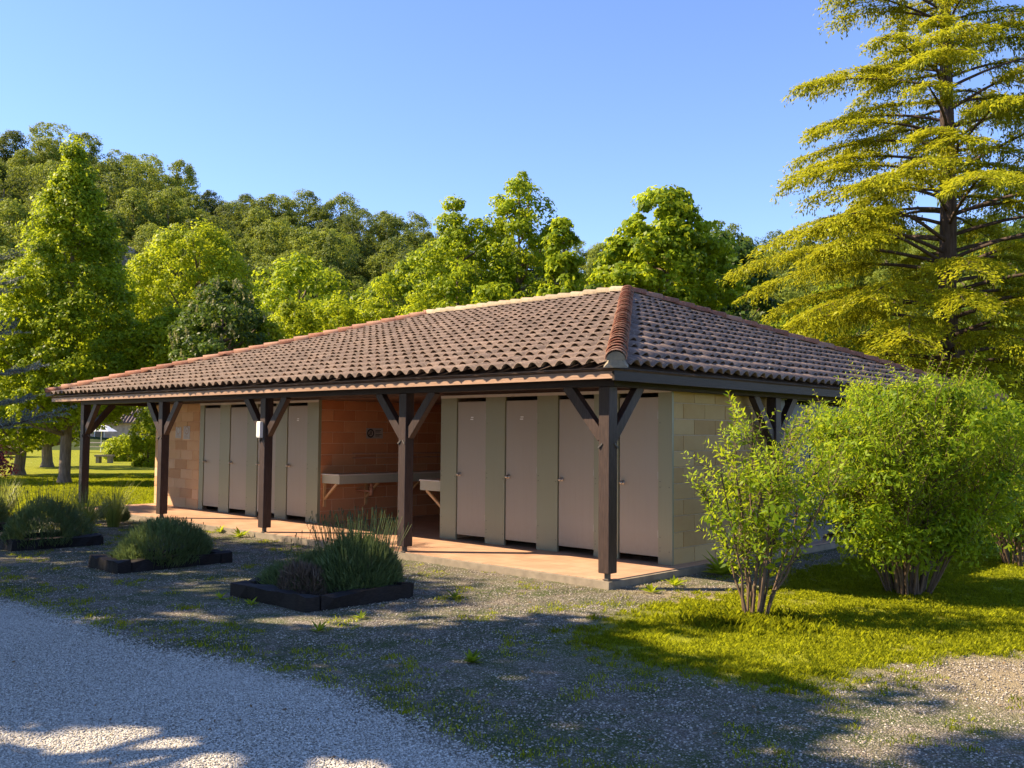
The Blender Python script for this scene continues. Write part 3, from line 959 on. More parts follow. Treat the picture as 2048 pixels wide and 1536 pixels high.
tiles = []           # (origin, R, tone)
def lay_tiles(a, b, tl, tr_, seed):
    """a,b eave ends (u from a to b), tl/tr ridge ends."""
    r = np.random.default_rng(seed)
    o, ux, vy, nz = plane_frame(a, b, tl)
    L = np.linalg.norm(np.array(b) - np.array(a))
    tlu, tlv = (np.array(tl) - o) @ ux, (np.array(tl) - o) @ vy
    tru = (np.array(tr_) - o) @ ux
    ncol = int(round(L / TW))
    step = L / ncol
    rows = int(math.ceil(tlv / TE))
    for i in range(rows):
        v = i * TE
        for j in range(ncol):
            u = (j + .5) * step
            vm = min(v + .20, tlv)
            lo = tlu * vm / tlv; hi = L + (tru - L) * vm / tlv
            if u < lo - .02 or u > hi + .02: continue
            if v + .1 > tlv: continue
            P = o + ux * (u + r.normal() * .004) + vy * (v - .02 + r.normal() * (.006 if i == 0 else .013)) + nz * (.002 + abs(r.normal()) * .003)
            ang = r.normal() * .020
            x_ = ux * math.cos(ang) + vy * math.sin(ang); y_ = vy * math.cos(ang) - ux * math.sin(ang)
            tiles.append((P, np.stack([x_, y_, nz], 1), float(np.clip(r.normal(.5, .22), 0, 1)), 1.0 if v + TL < tlv + .05 else (tlv - v) / TL))
lay_tiles(E1, E0, PL, PK, 31)
lay_tiles(E0, E3, PK, PK, 32)
lay_tiles(E2, E1, PL, PL, 33)
lay_tiles(E3, E2, PK, PL, 34)
tiles.sort(key=lambda t: np.linalg.norm(t[0] - CAM) + (100 if (t[1][:, 2] @ (CAM - t[0])) < 0 else 0))
TV, TF = tile_verts(0, 0)
variants = [np_mesh('roof_tile', TV, TF, M['tile'], np.full(len(TV), tn), smooth=True) for tn in np.linspace(.02, .98, 10)]
for P, R_, tn, sc_ in tiles[:290]:
    o = link('roof_tile', variants[int(tn * 9.99)], roof)
    o.matrix_world = Matrix([[R_[i, 0], R_[i, 1] * sc_, R_[i, 2], P[i]] for i in range(3)] + [[0, 0, 0, 1]])
bigV, bigF, bigT = [], [], []
for k, (P, R_, tn, sc_) in enumerate(tiles[290:]):
    q = TV * np.array([1, sc_, 1])
    bigV.append(q @ R_.T + P); bigF.append(TF + k * len(TV)); bigT.append(np.full(len(TV), tn))
o = link('roof_tile', np_mesh('roof_tile_rest', np.concatenate(bigV), np.concatenate(bigF), M['tile'], np.concatenate(bigT), smooth=True), roof)
o['kind'] = 'stuff'


def ridge_run(a, b, mats, seed, w=.12, over=.33, ln=.40, lift=.045):
    """half-round tiles lapped from a (low, on top) up to b"""
    r = np.random.default_rng(seed)
    a = np.array(a, float); b = np.array(b, float)
    d = unit(b - a); side = unit(np.cross(d, np.array([0, 0, 1.0]))); up = np.cross(side, d)
    L = np.linalg.norm(b - a); n = int(L / over)
    ang = np.linspace(-.05 * math.pi, 1.05 * math.pi, 9)
    cache = {}
    for i in range(n + 1):
        s = i * over
        l = min(ln, L - s + .06)
        if l < .08: continue
        m = mats[int(r.integers(0, len(mats)))]; tn = round(float(r.choice([.1, .35, .6, .85])), 2)
        key = (m, tn, round(l, 3))
        if key not in cache:
            V = []
            for y, k, z in ((0, 1.0, .020), (l, .80, .0)):
                V += [(math.cos(t) * w * k, y, math.sin(t) * w * .82 * k + z) for t in ang]
            V += [(math.cos(t) * (w - .016), 0, math.sin(t) * (w - .016) * .82 + .020) for t in ang]
            V += [(math.cos(t) * (w - .016), .12, math.sin(t) * (w - .016) * .82 + .012) for t in ang]
            nn = 9
            Fq = [(j, j + 1, nn + j + 1, nn + j) for j in range(nn - 1)] + [(2 * nn + j, 2 * nn + j + 1, j + 1, j) for j in range(nn - 1)] + [(3 * nn + j, 3 * nn + j + 1, 2 * nn + j + 1, 2 * nn + j) for j in range(nn - 1)]
            V = np.array(V)
            cache[key] = np_mesh('ridge_tile', V, Fq, M[m], np.full(len(V), tn), smooth=True)
        o = link('ridge_tile', cache[key], roof)
        P = a + d * s + up * (lift + r.normal() * .003) + side * r.normal() * .004
        o.matrix_world = Matrix([[-side[q], d[q], up[q], P[q]] for q in range(3)] + [[0, 0, 0, 1]])
    return a, b, side, d, up, L


for (a, b, mats, sd) in ((E0, PK, ['ridge', 'ridge', 'ridge'], 41), (E1, PL, ['ridge'], 42), (E3, PK, ['ridge'], 43), (E2, PL, ['ridge'], 44), (PL, PK, ['ridgepale'], 45)):
    ov = .215 if sd == 41 else .33
    ridge_run(a, b, mats, sd, over=ov, ln=.40 if sd != 41 else .32, lift=.05)
    # mortar fillet under the ridge tiles
    a = np.array(a); b = np.array(b); d = unit(b - a); side = unit(np.cross(d, np.array([0, 0, 1.0])))
    q = MB(); q.v = [tuple(a - side * .13 + np.array([0, 0, -.03])), tuple(a + side * .13 + np.array([0, 0, -.03])), tuple(a + np.array([0, 0, .11])),
                     tuple(b - side * .13 + np.array([0, 0, -.03])), tuple(b + side * .13 + np.array([0, 0, -.03])), tuple(b + np.array([0, 0, .11]))]
    q.f = [(0, 1, 4, 3), (1, 2, 5, 4), (2, 0, 3, 5), (0, 2, 1), (3, 4, 5)]; q.t = [.5] * 6
    q.build('ridge_mortar', M['mortarbed'], roof)
# mortar stopper at the near foot of the hip
q = MB()
d = unit(np.array(PK) - np.array(E0)); side = unit(np.cross(d, np.array([0, 0, 1.0]))); up = np.cross(side, d)
cc = np.array(E0) + up * .055 + d * .01
ring = [tuple(cc + side * math.cos(t) * .100 + up * math.sin(t) * .085) for t in np.linspace(-.1, math.pi + .1, 9)]
ring2 = [tuple(np.array(v) + d * .05) for v in ring]
q.v = ring + ring2; q.f = [tuple(range(9))[::-1], tuple(range(9, 18))] + [(i, i + 1, i + 10, i + 9) for i in range(8)] + [(8, 0, 9, 17)]; q.t = [.5] * 18
q.build('hip_stopper', M['mortarbed'], roof)

# ------------------------------------------------------------------ signs and the box on the post
def sign_no_dogs():
    root = empty('wall_sign', (-7.632, 2.62, 1.585))
    MB().box((0, 0, -.095), (.006, .39, .095)).build('plate', M['signwhite'], root)
    q = MB(); n = 24
    for i in range(n):
        t0, t1 = 2 * math.pi * i / n, 2 * math.pi * (i + 1) / n
        f = lambda t, rr: (rr * math.cos(t) + .10, rr * math.sin(t))
        a, b, c, d_ = f(t0, .055), f(t1, .055), f(t1, .082), f(t0, .082)
        q.corners([(.0062, a[0], a[1]), (.0062, b[0], b[1]), (.0062, c[0], c[1]), (.0062, d_[0], d_[1]), (.0082, a[0], a[1]), (.0082, b[0], b[1]), (.0082, c[0], c[1]), (.0082, d_[0], d_[1])])
    q.box((.0062, .075, -.035), (.008, .095, .04)).box((.0062, .105, -.03), (.008, .125, .045)).box((.0062, .06, -.05), (.008, .07, -.01))
    q.build('pictogram', M['black'], root)
    q = MB()
    for z0_, a, b in ((.045, .21, .34), (.02, .21, .32), (-.03, .21, .36), (-.055, .21, .31)):
        q.box((.0062, a, z0_), (.0075, b, z0_ + .012))
    q.build('print', M['black'], root)
    tag(root, 'small white sign with a round dark pictogram on the orange block wall of the recess', 'sign')
sign_no_dogs()


def small_sign(x0, x1, z0_, z1_, label, dark):
    root = empty('wall_sign', (x0, S - .012, z0_))
    w_, h_ = x1 - x0, z1_ - z0_
    MB().box((0, 0, 0), (w_, .005, h_)).build('plate', M['signwhite'], root, bevel=.001)
    q = MB()
    cx, cz, rr = w_ / 2, h_ * .68, w_ * .34
    for i in range(20):
        t0, t1 = 2 * math.pi * i / 20, 2 * math.pi * (i + 1) / 20
        P = [(cx + r_ * math.cos(t), y_, cz + r_ * math.sin(t)) for y_ in (-.002, -.0002) for r_, t in ((rr * .7, t0), (rr * .7, t1), (rr, t1), (rr, t0))]
        q.corners(P)
    if dark: q.box((cx - .02, -.002, cz - .03), (cx + .025, -.0003, cz + .02))
    for k in range(3): q.box((w_ * .18, -.002, .02 + k * .022), (w_ * (.82 - .12 * k), -.0003, .030 + k * .022))
    q.build('print', M['fascia'], root)
    tag(root, label, 'sign')
small_sign(-12.80, -12.56, 1.45, 1.68, 'narrower faint notice on the peach block wall, beside the post', False)
small_sign(-12.46, -12.19, 1.43, 1.70, 'larger pale notice with round pictogram on the peach wall, next to the cubicle row', True)

q = empty('junction_box', (-7.02, -.062, 1.50))
MB().box((0, 0, 0), (.11, .060, .26)).build('housing', M['white'], q, bevel=.008)
MB().box((.005, -.004, .02), (.105, -.0005, .24)).build('cover', M['white'], q)
MB().tube([(.06, .02, 0), (.075, .01, -.05), (.095, .02, -.085)], .010, 6).build('cable', M['darkmetal'], q)
tag(q, 'white electrical box fixed high on a dark timber post, catching the sun', 'electrical box')
MB().box((.02, .01, 0), (.03, .02, .01)) and None
# small white marks near the top of some doors, and hinges
drs = [o for o in bpy.data.objects if o.name.split('.')[0] == 'door' and o.data.materials[0] == M['door']]
for o in drs:
    xs_ = [v.co.x for v in o.data.vertices]; a_, b_ = min(xs_), max(xs_); yf = min(v.co.y for v in o.data.vertices)
    q = MB()
    for z in (.32, 1.05, 1.80): q.box((b_ - .004, yf - .006, z), (b_ + .004, yf - .0005, z + .09))
    h_ = q.build('hinge', M['metal'], o)
    if -8.7 < a_ < -8.5 or -4.2 < a_ < -2.9:
        c_ = (a_ + b_) / 2
        MB().box((c_ - .03, yf - .0015, 1.80), (c_ + .03, yf - .0003, 1.815)).box((c_ - .02, yf - .0015, 1.83), (c_ + .035, yf - .0003, 1.845)).build('sticker', M['white'], o)

# ------------------------------------------------------------------ planter beds with lavender
def sleeper_mesh(l, w_, h, seed):
    r = np.random.default_rng(seed); n = 9
    V = []
    for i in range(n):
        x = l * i / (n - 1)
        c = r.normal(size=(4, 2)) * .014
        for (y, z), j in zip(((0, 0), (w_, 0), (w_, h), (0, h)), c): V.append((x + r.normal() * .002, y + j[0], z + j[1] * (1 if z else 0)))
    F = [(4 * i + a, 4 * i + (a + 1) % 4, 4 * i + 4 + (a + 1) % 4, 4 * i + 4 + a) for i in range(n - 1) for a in range(4)]
    q = MB(); q.v = V; q.f = [f[::-1] for f in F] + [(0, 1, 2, 3), tuple(4 * (n - 1) + a for a in (3, 2, 1, 0))]; q.t = [.5] * len(V)
    return q.mesh('sleeper', M['sleeper'])


def bed(x0, x1, y0, y1, label, seed, h=.145, w_=.16, ang=0):
    root = empty('planter_bed', ((x0 + x1) / 2, (y0 + y1) / 2, GZ), ang)
    hx, hy = (x1 - x0) / 2, (y1 - y0) / 2
    for i, (px, py, rz, l) in enumerate(((-hx, -hy, 0, 2 * hx - w_ * .1), (-hx + .1, hy - w_, .02, 2 * hx - .1), (hx, -hy + w_ + .005, math.pi / 2, 2 * hy - 2 * w_ - .01 + .12), (-hx + w_, -hy + w_ + .005, math.pi / 2, 2 * hy - 2 * w_ - .01))):
        o = link('sleeper', sleeper_mesh(l, w_, h + .008 * math.sin(seed + i * 2), seed * 5 + i), root, (px, py, -.01))
        o.rotation_euler = (0, 0, rz + .015 * math.sin(seed * 3 + i))
    q = MB().box((-hx + w_, -hy + w_, -.01), (hx - w_, hy - w_, h * .55)).build('soil', simple_mat('bed_soil', (.07, .05, .035), .95, .4, 30, .8), root)
    tag(root, label, 'planter', 'timber edged planting beds')
    return root
bed(-2.46, -1.12, -3.14, -1.84, 'dark railway sleeper bed closest to the corner post, holding lavender with a dead brown patch', 1)
bed(-5.52, -4.70, -3.30, -1.82, 'middle dark sleeper bed in the gravel, filled with one low clipped lavender mound', 2)
bed(-8.75, -7.72, -3.45, -2.15, 'dark sleeper bed in front of the end post with grassy lavender', 3)
bed(-11.9, -10.6, -3.5, -2.0, 'outermost sleeper bed at the edge of the lawn with tall feathery grass', 4)


def lavender(x, y, rx, ry, h, label, n, seed, mat='lf_lavender', spikes=0, spike_h=.45, name='lavender_bush', cat='lavender', blade=.11, group=None, bw=.0045):
    r = np.random.default_rng(seed)
    root = empty(name, (x, y, GZ))
    u = unit(r.normal(size=(n, 3))); u[:, 2] = np.abs(u[:, 2])
    rad = r.uniform(.55, 1.0, (n, 1)) ** .5
    lum = lump(u, 9, seed, .22)[:, None]
    P = u * rad * lum * np.array([rx, ry, h * .80]) + np.array([0, 0, .06])
    A = unit(u * np.array([.7, .7, .3]) + np.array([0, 0, .85]) + r.normal(size=(n, 3)) * .34)
    Nn = unit(r.normal(size=(n, 3)) + u * .5)
    L = blade * r.uniform(.6, 1.5, n)
    tone = np.clip(.25 + .5 * rad[:, 0] ** 4 * r.uniform(.4, 1.2, n), 0, 1)
    leaf_object('foliage', P, A, Nn, L, bw * 2, tone, M[mat], root)
    if spikes:
        q = MB()
        for i in range(spikes):
            a = r.uniform(0, 6.28); k = r.uniform(0, 1) ** .5
            bx, by = math.cos(a) * rx * .8 * k, math.sin(a) * ry * .8 * k
            zz = h * (.85 - .25 * k)
            l = spike_h * r.uniform(.5, 1.0)
            e = (bx + math.cos(a) * l * .30 * k + r.normal() * .03, by + math.sin(a) * l * .30 * k + r.normal() * .03, zz + l)
            q.tube([(bx, by, zz), ((bx + e[0]) / 2 * .98, (by + e[1]) / 2 * .98, zz + l * .5), e], [.0030, .0025, .002], 3, tone=r.uniform(.3, .9), cap=False)
            if r.random() < .5: q.tube([e, (e[0], e[1], e[2] + .03)], .0055, 4, tone=.2)
        o = q.build('flower_stalks', M['lf_lavender'] if mat == 'lf_lavender' else M[mat], root); o['kind'] = 'stuff'
    tag(root, label, cat, group)
    return root
lavender(-1.62, -2.18, .54, .50, .66, 'tall grey green lavender in the near sleeper bed with long bare flower stalks', 9000, 51, spikes=230, spike_h=.42)
lavender(-2.16, -2.48, .40, .40, .54, 'lower lavender on the outer side of the near sleeper bed', 4200, 52, spikes=30, spike_h=.2)
lavender(-1.72, -2.72, .24, .22, .40, 'dead brown lavender stalks between the two green ones in the near bed', 1800, 53, mat='lf_dead', name='dead_lavender', blade=.09)
lavender(-5.14, -2.52, .60, .70, .60, 'wide low lavender mound in the middle sleeper bed', 9000, 54, spikes=60, spike_h=.12)
lavender(-8.22, -2.80, .54, .60, .74, 'rounded green lavender in the bed in front of the end post', 7500, 55, spikes=90, spike_h=.42)
lavender(-11.3, -2.75, .55, .60, .55, 'dark lavender in the outermost bed below the feathery grass', 5000, 56, spikes=20, spike_h=.3)
lavender(-10.9, .02 - .62, .50, .30, .34, 'thin lavender tuft against the platform between two posts', 2200, 57, spikes=50, spike_h=.25)


def fountain_grass(x, y, n, h, label, seed, rx=.4):
    r = np.random.default_rng(seed); root = empty('feather_grass', (x, y, GZ))
    th = r.uniform(0, 6.28, n); l = h * r.uniform(.5, 1.1, n); out_ = r.uniform(.15, .75, n)
    V, F, T = [], [], []
    k = 5
    b = np.stack([np.cos(th), np.sin(th), np.zeros(n)], 1); sd = np.stack([-np.sin(th), np.cos(th), np.zeros(n)], 1)
    base = b * r.uniform(0, .12, (n, 1)); 
    for i in range(k + 1):
        s = i / k
        c = base + b * (l * out_ * s ** 1.6)[:, None] + np.array([0, 0, 1.0]) * (l * (s - .35 * out_ * s ** 2.5))[:, None]
        wd = .0055 * (1 - s * .85)
        V.append(c - sd * wd); V.append(c + sd * wd)
    V = np.stack(V, 1)      # n, 2(k+1), 3
    base_i = (np.arange(n) * 2 * (k + 1))[:, None]
    F = np.concatenate([base_i + np.array([[2 * i, 2 * i + 1, 2 * i + 3, 2 * i + 2]]) for i in range(k)], 0)
    link('blades', np_mesh('blades', V.reshape(-1, 3), F, M['grassdry'], np.repeat(r.uniform(.2, 1, n), 2 * (k + 1))), root)
    tag(root, label, 'ornamental grass')
fountain_grass(-9.35, -1.75, 420, .85, 'upright pale green grass clump beside the end post', 61)
fountain_grass(-11.6, -2.3, 600, .95, 'taller arching yellow green grass clump at the picture edge', 62)
fountain_grass(-10.2, -.9, 200, .95, 'loose feathery grass leaning across the foot of the end post', 63)


def weed(x, y, n, l, label, seed, mat='lf_lime'):
    r = np.random.default_rng(seed); root_name = 'weed'
    th = np.arange(n) * 2.4 + r.normal(size=n) * .2
    el = r.uniform(.15, 1.0, n)
    A = np.stack([np.cos(th) * np.cos(el), np.sin(th) * np.cos(el), np.sin(el)], 1)
    Nn = unit(np.cross(A, np.stack([-np.sin(th), np.cos(th), np.zeros(n)], 1)))
    ll = l * r.uniform(.6, 1.1, n)
    o = leaf_object('weed', A * ll[:, None] * .5, A, Nn, ll, ll * .28, r.uniform(.3, 1, n), M[mat], None, (x, y, GZ + .004))
    tag(o, label, 'weed')
weed(-8.14, -.02, 16, .16, 'bright green leafy weed in the sunlit gravel, the smaller of the pair by the platform', 71)
weed(-7.27, -.16, 20, .20, 'bright green leafy weed in the sunlit gravel, the bigger of the pair by the platform', 72)
weed(.45, .16, 14, .15, 'low weed at the platform corner in sun', 73)
weed(.35, .75, 16, .16, 'dandelion like weed along the side edge of the platform', 74)
weed(.28, 1.9, 22, .38, 'big leaved dock plant at the foot of the sandy block wall', 75)
weed(-.55, -2.95, 12, .11, 'small dark rosette weed in the shaded gravel beside the near bed', 76, 'lf_mid')
weed(-.35, -3.55, 14, .12, 'spiky rosette weed in a light patch in front of the near bed', 77, 'lf_mid')
weed(1.35, -3.4, 26, .12, 'bushy little weed alone in the middle of the gravel', 78, 'lf_mid')
weed(-2.35, -3.32, 10, .10, 'yellowish weed under the outer end of the near sleeper bed', 79, 'lf_yellow')
weed(-1.85, -3.28, 12, .11, 'yellowish weed tucked under the long near sleeper', 80, 'lf_yellow')
weed(-.75, -1.6, 12, .13, 'shaded weed between the near bed and the platform', 81, 'lf_mid')


# ------------------------------------------------------------------ shrubs with stems and shoots
def shrub(label, x, y, stems, H, spread, shoots, ll, seed, name='shrub', mat='lf_shrub', base_r=.14, fill=None, lean=(0, 0), bare=.3, wid=.36, stem_r=.016, pairs=12, shoot_l=.55, tipwild=1.0):
    r = np.random.default_rng(seed); root = empty(name, (x, y, GZ)); q = MB()
    Ps, As, Ns, Ls, Ts = [], [], [], [], []
    for i in range(stems):
        a = 2 * math.pi * i / stems + r.normal() * .25
        k = r.uniform(.35, 1.0)
        d = np.array([math.cos(a), math.sin(a), 0])
        hh = H * (1 - .38 * k ** 2) * r.uniform(.72, .98)
        pts = []
        for s in np.linspace(0, 1, 7):
            pts.append(d * (base_r * (.4 + .6 * k) + spread * k * s ** 1.25) + np.array([lean[0] * s, lean[1] * s, hh * s]) + r.normal(size=3) * .022 * (s > 0))
        pts = np.array(pts)
        q.tube(pts, list(np.linspace(stem_r * r.uniform(.8, 1.3), .004, 7)), 5, tone=r.random(), cap=False)
        for j in range(shoots):
            s = bare + (1 - bare) * r.uniform(0, 1) ** .8
            f = s * 6; i0 = min(int(f), 5); b = pts[i0] + (pts[i0 + 1] - pts[i0]) * (f - i0)
            if j == 0: b = pts[5]
            a2 = a + r.normal() * 1.3
            ax = unit(np.array([math.cos(a2) * .75, math.sin(a2) * .75, r.uniform(.25, 1.3)]))
            if j == 0: ax = unit(pts[6] - pts[4] + np.array([0, 0, .15]))
            sl = shoot_l * r.uniform(.5, 1.15) * (1 - .25 * s)
            e = b + ax * sl * .55; e2 = b + ax * sl + np.array([0, 0, .14 * sl])
            q.tube([b, e, e2], [.004, .003, .0018], 3, tone=.7, cap=False)
            n = max(4, int(pairs * r.uniform(.7, 1.2)))
            t = np.linspace(.12, 1.0, n)
            c = b + np.outer(np.minimum(t * 1.0, 1), e2 - b)
            ph = r.uniform(0, 6.28)
            ref = unit(np.cross(ax, np.array([0.3, .2, 1])))[None]; ref2 = np.cross(ax, ref[0])[None]
            for sgn in (0, math.pi):
                an = ph + np.arange(n) * math.pi / 2 + sgn + r.normal(size=n) * .25
                side = np.cos(an)[:, None] * ref + np.sin(an)[:, None] * ref2
                A_ = unit(side + ax * .55 + r.normal(size=(n, 3)) * .18 + np.array([0, 0, .05]))
                l_ = ll * r.uniform(.6, 1.15, n) * (1 - .45 * t ** 3)
                Nn_ = unit(ax + np.array([0, 0, .5]) + r.normal(size=(n, 3)) * .35)
                Ps.append(c + A_ * l_[:, None] * .55); As.append(A_); Ns.append(Nn_); Ls.append(l_)
                Ts.append(np.clip(.15 + .55 * t + r.normal(size=n) * .15 + .15 * (s > .7), 0, 1))
    if fill:
        z0_, z1_, R_, nc, per_ = fill
        P, A_, Nn, L, T, C = crown(r, z1_ - z0_, [(0, .45 * R_), (.2, .8 * R_), (.5, R_), (.82, .97 * R_), (1, .6 * R_)], nc, per_, .22, ll, wid, seed=seed, shell=.5, tipup=.5, lumpy=.30)
        Ps.append(P + np.array([lean[0], lean[1], z0_])); As.append(A_); Ns.append(Nn); Ls.append(L); Ts.append(T * .8)
    P, A_, Nn, L, T = (np.concatenate(v) for v in (Ps, As, Ns, Ls, Ts))
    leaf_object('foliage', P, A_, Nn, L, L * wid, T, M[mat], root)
    q.build('stem', M['twig'], root, smooth=True)
    tag(root, label, 'shrub')
    return root
shrub('slender young shrub with thin stems and bright leaves standing before the block wall', 2.02, -.46, 17, 2.12, .60, 15, .085, 91, fill=(.5, 1.4, .42, 26, 18),
      base_r=.10, lean=(.06, .10), bare=.26, stem_r=.013, pairs=9, shoot_l=.46)
shrub('big dense vase shaped shrub with many bare stems hiding the building end', 2.42, 2.11, 46, 2.55, .92, 36, .066, 92, fill=(.42, 2.22, 1.10, 290, 80),
      base_r=.22, bare=.24, stem_r=.016, pairs=12, shoot_l=.62, lean=(.03, .02))
shrub('green shrub cut off by the right edge of the picture, behind the big dense one', 2.55, 5.5, 24, 1.85, .9, 24, .066, 93, fill=(.35, 1.8, .95, 260, 36),
      base_r=.2, bare=.28, stem_r=.014, pairs=10, shoot_l=.46)

# ------------------------------------------------------------------ garden trees behind
tree('tall pyramid shaped lime green tree left of the roof, the biggest on the lawn', 'tree', -24.88, 4.09, 10.75, 2.30, 1.8, M['lf_lime'],
     PYR, 800, 100, .34, .115, .62, 101, trunk_r=.17, name='sweetgum_tree', bark='barkgrey', lumpy=.14, tipup=.3)
tree('bushy lime tree with a low crown at the picture edge, behind the spruce twigs', 'tree', -31.6, 5.1, 7.6, 2.5, .9, M['lf_lime'],
     OVAL, 380, 60, .42, .16, .62, 102, trunk_r=.19, name='lime_tree', bark='barkgrey')
tree('small tree with thick dark trunk on the lawn between two others', 'tree', -38.9, 8.9, 7.0, 2.5, 1.1, M['lf_mid'],
     OVAL, 260, 50, .45, .18, .62, 103, trunk_r=.22, name='lime_tree', bark='barkgrey')
tree('broad yellow green tree with pointed top rising behind the dark flowering tree', 'tree', -28.43, 10.44, 9.75, 2.75, 3.0, M['lf_yellow'],
     OVAL, 560, 90, .38, .125, .6, 104, trunk_r=.2, lumpy=.22)
tree('dark rounded tree dotted with pale upright flower clusters behind the low roof end', 'tree', -18.76, 6.06, 5.95, 1.55, 1.2, M['lf_dark'],
     OVAL, 260, 65, .30, .13, .5, 105, trunk_r=.14, name='chestnut_tree')
# its flower candles
r = np.random.default_rng(1050); q = MB()
root = [o for o in bpy.data.objects if o.name == 'chestnut_tree'][0]
P, A_, Nn_, L_ = [], [], [], []
for i in range(150):
    th = r.uniform(0, 6.28); h = r.uniform(.3, 1.0)
    rad = 1.55 * np.interp(h, [p[0] for p in OVAL], [p[1] for p in OVAL]) * r.uniform(.9, 1.05)
    c = np.array([math.cos(th) * rad, math.sin(th) * rad, 1.29 + 4.75 * h])
    for k in range(9):
        P.append(c + np.array([r.normal() * .02, r.normal() * .02, k * .022])); A_.append(r.normal(size=3) * .4 + [0, 0, 1]); Nn_.append(r.normal(size=3)); L_.append(.09)
leaf_object('flower_candle', np.array(P), np.array(A_), np.array(Nn_), np.array(L_), .05, r.uniform(.3, 1, len(P)), leaf_mat('flower_cream', (.16, .17, .05), (.36, .34, .14), (.4, .4, .15), .3), root)['kind'] = 'stuff'
tree('loose yellow green young tree between the pyramid tree and the dark flowering one', 'tree', -22.9, 6.6, 5.4, 1.4, 2.4, M['lf_yellow'],
     OVAL, 200, 60, .34, .14, .6, 106, trunk_r=.1)
LR = [(-18.98, 8.62, 5.75, 1.05, 'first yellow lime tree of the row, nearest the dark flowering tree'),
      (-18.76, 10.18, 6.10, 1.05, 'second yellow lime tree in the row, between two neighbours'),
      (-18.54, 11.74, 6.50, 1.10, 'tallest yellow lime tree of the row showing over the roof'),
      (-16.3, 11.4, 5.85, 1.10, 'last yellow lime tree of the row, below the airy pair'),
      (-17.9, 7.1, 4.75, .80, 'lowest yellow lime bush tree just clearing the hip tiles')]
for i, (x, y, t_, R_, lb) in enumerate(LR):
    tree(lb, 'tree', x, y, t_, R_, 1.2, M['lf_yellow'], ROUND, 230, 80, .28, .10, .58, 110 + i, trunk_r=.10, name='lime_tree', group='row of yellow lime trees behind the roof', lumpy=.25)
tree('pale green round tree standing alone at the foot of the hill', 'tree', -39.9, 22.9, 11.7, 3.6, 3.0, M['lf_lime'], ROUND, 380, 55, .6, .24, .6, 120, trunk_r=.22)
tree('tall airy tree with sky showing through, above the middle of the roof', 'tree', -15.75, 15.46, 10.45, 1.75, 1.5, M['lf_lime'],
     COLUMN, 360, 85, .34, .14, .5, 121, trunk_r=.18, lumpy=.30, shell=.4, tipup=-.3)
tree('ragged airy tree with drooping leaves, the left one of the tall pair', 'tree', -17.6, 14.3, 9.7, 1.85, 1.5, M['lf_lime'],
     OVAL, 330, 85, .34, .14, .48, 122, trunk_r=.15, lumpy=.32, shell=.4, tipup=-.3)
tree('wide shouldered mid green tree stepping down from the airy pair to the hill', 'tree', -20.4, 15.3, 8.3, 2.3, 1.5, M['lf_mid'],
     ROUND, 360, 60, .40, .19, .5, 123, trunk_r=.15, lumpy=.25, tipup=-.3)
tree('narrow bright lime tree in front of the airy pair', 'tree', -12.59, 13.07 + 1.0, 8.4, .80, 1.5, M['lf_lime'], COLUMN, 170, 65, .26, .17, .6, 124, trunk_r=.10, tipup=.2)
tree('big leaved round plane tree directly behind the roof peak', 'tree', -11.57, 18.09, 9.65, 2.35, 1.5, M['lf_lime'],
     OVAL, 500, 75, .38, .165, .8, 125, trunk_r=.2, name='plane_tree', lumpy=.12, tipup=.25)
tree('dark green tree in the shade of the plane tree, between it and the cedar', 'tree', -13.26, 24.75, 9.5, 2.6, 1.5, M['lf_dark'], OVAL, 380, 55, .45, .2, .7, 126, trunk_r=.2)
tree('darker lower tree between the airy pair and the plane tree', 'tree', -15.4, 20.6, 8.4, 1.7, 1.5, M['lf_dark'], OVAL, 260, 55, .40, .2, .6, 127, trunk_r=.15)
for i, (x, y, t_, R_, lb, mt) in enumerate([
        (-14.75, 13.3, 6.3, 1.5, 'low bushy tree under the airy pair, touching the ridge line', 'lf_lime'),
        (-12.2, 15.6, 6.4, 1.35, 'dull green bush tree between the narrow lime tree and the roof peak', 'lf_mid'),
        (-8.86, 22.6, 6.0, 2.3, 'mid green tree seen through the lower cedar branches by the roof slope', 'lf_mid'),
        (-9.9, 27.5, 7.6, 2.9, 'yellow green tree behind the trailing left branches of the cedar', 'lf_mid'),
        (-6.14, 34.14, 10.9, 4.2, 'large dark green tree behind the trunk of the cedar', 'lf_dark'),
        (-1.6, 30.2, 8.9, 3.2, 'dark tree at the right edge behind the cedar boughs', 'lf_dark'),
        (-2.3, 24.2, 4.9, 2.0, 'sunlit bushy tree above the pale cabin', 'lf_mid'),
        (-4.6, 23.2, 5.6, 2.1, 'low mid green tree right behind the cedar trunk', 'lf_mid')]):
    tree(lb, 'tree', x, y, t_, R_, .6, M[mt], ROUND, 230, 60, .36, .17, .6, 130 + i, trunk_r=.13)


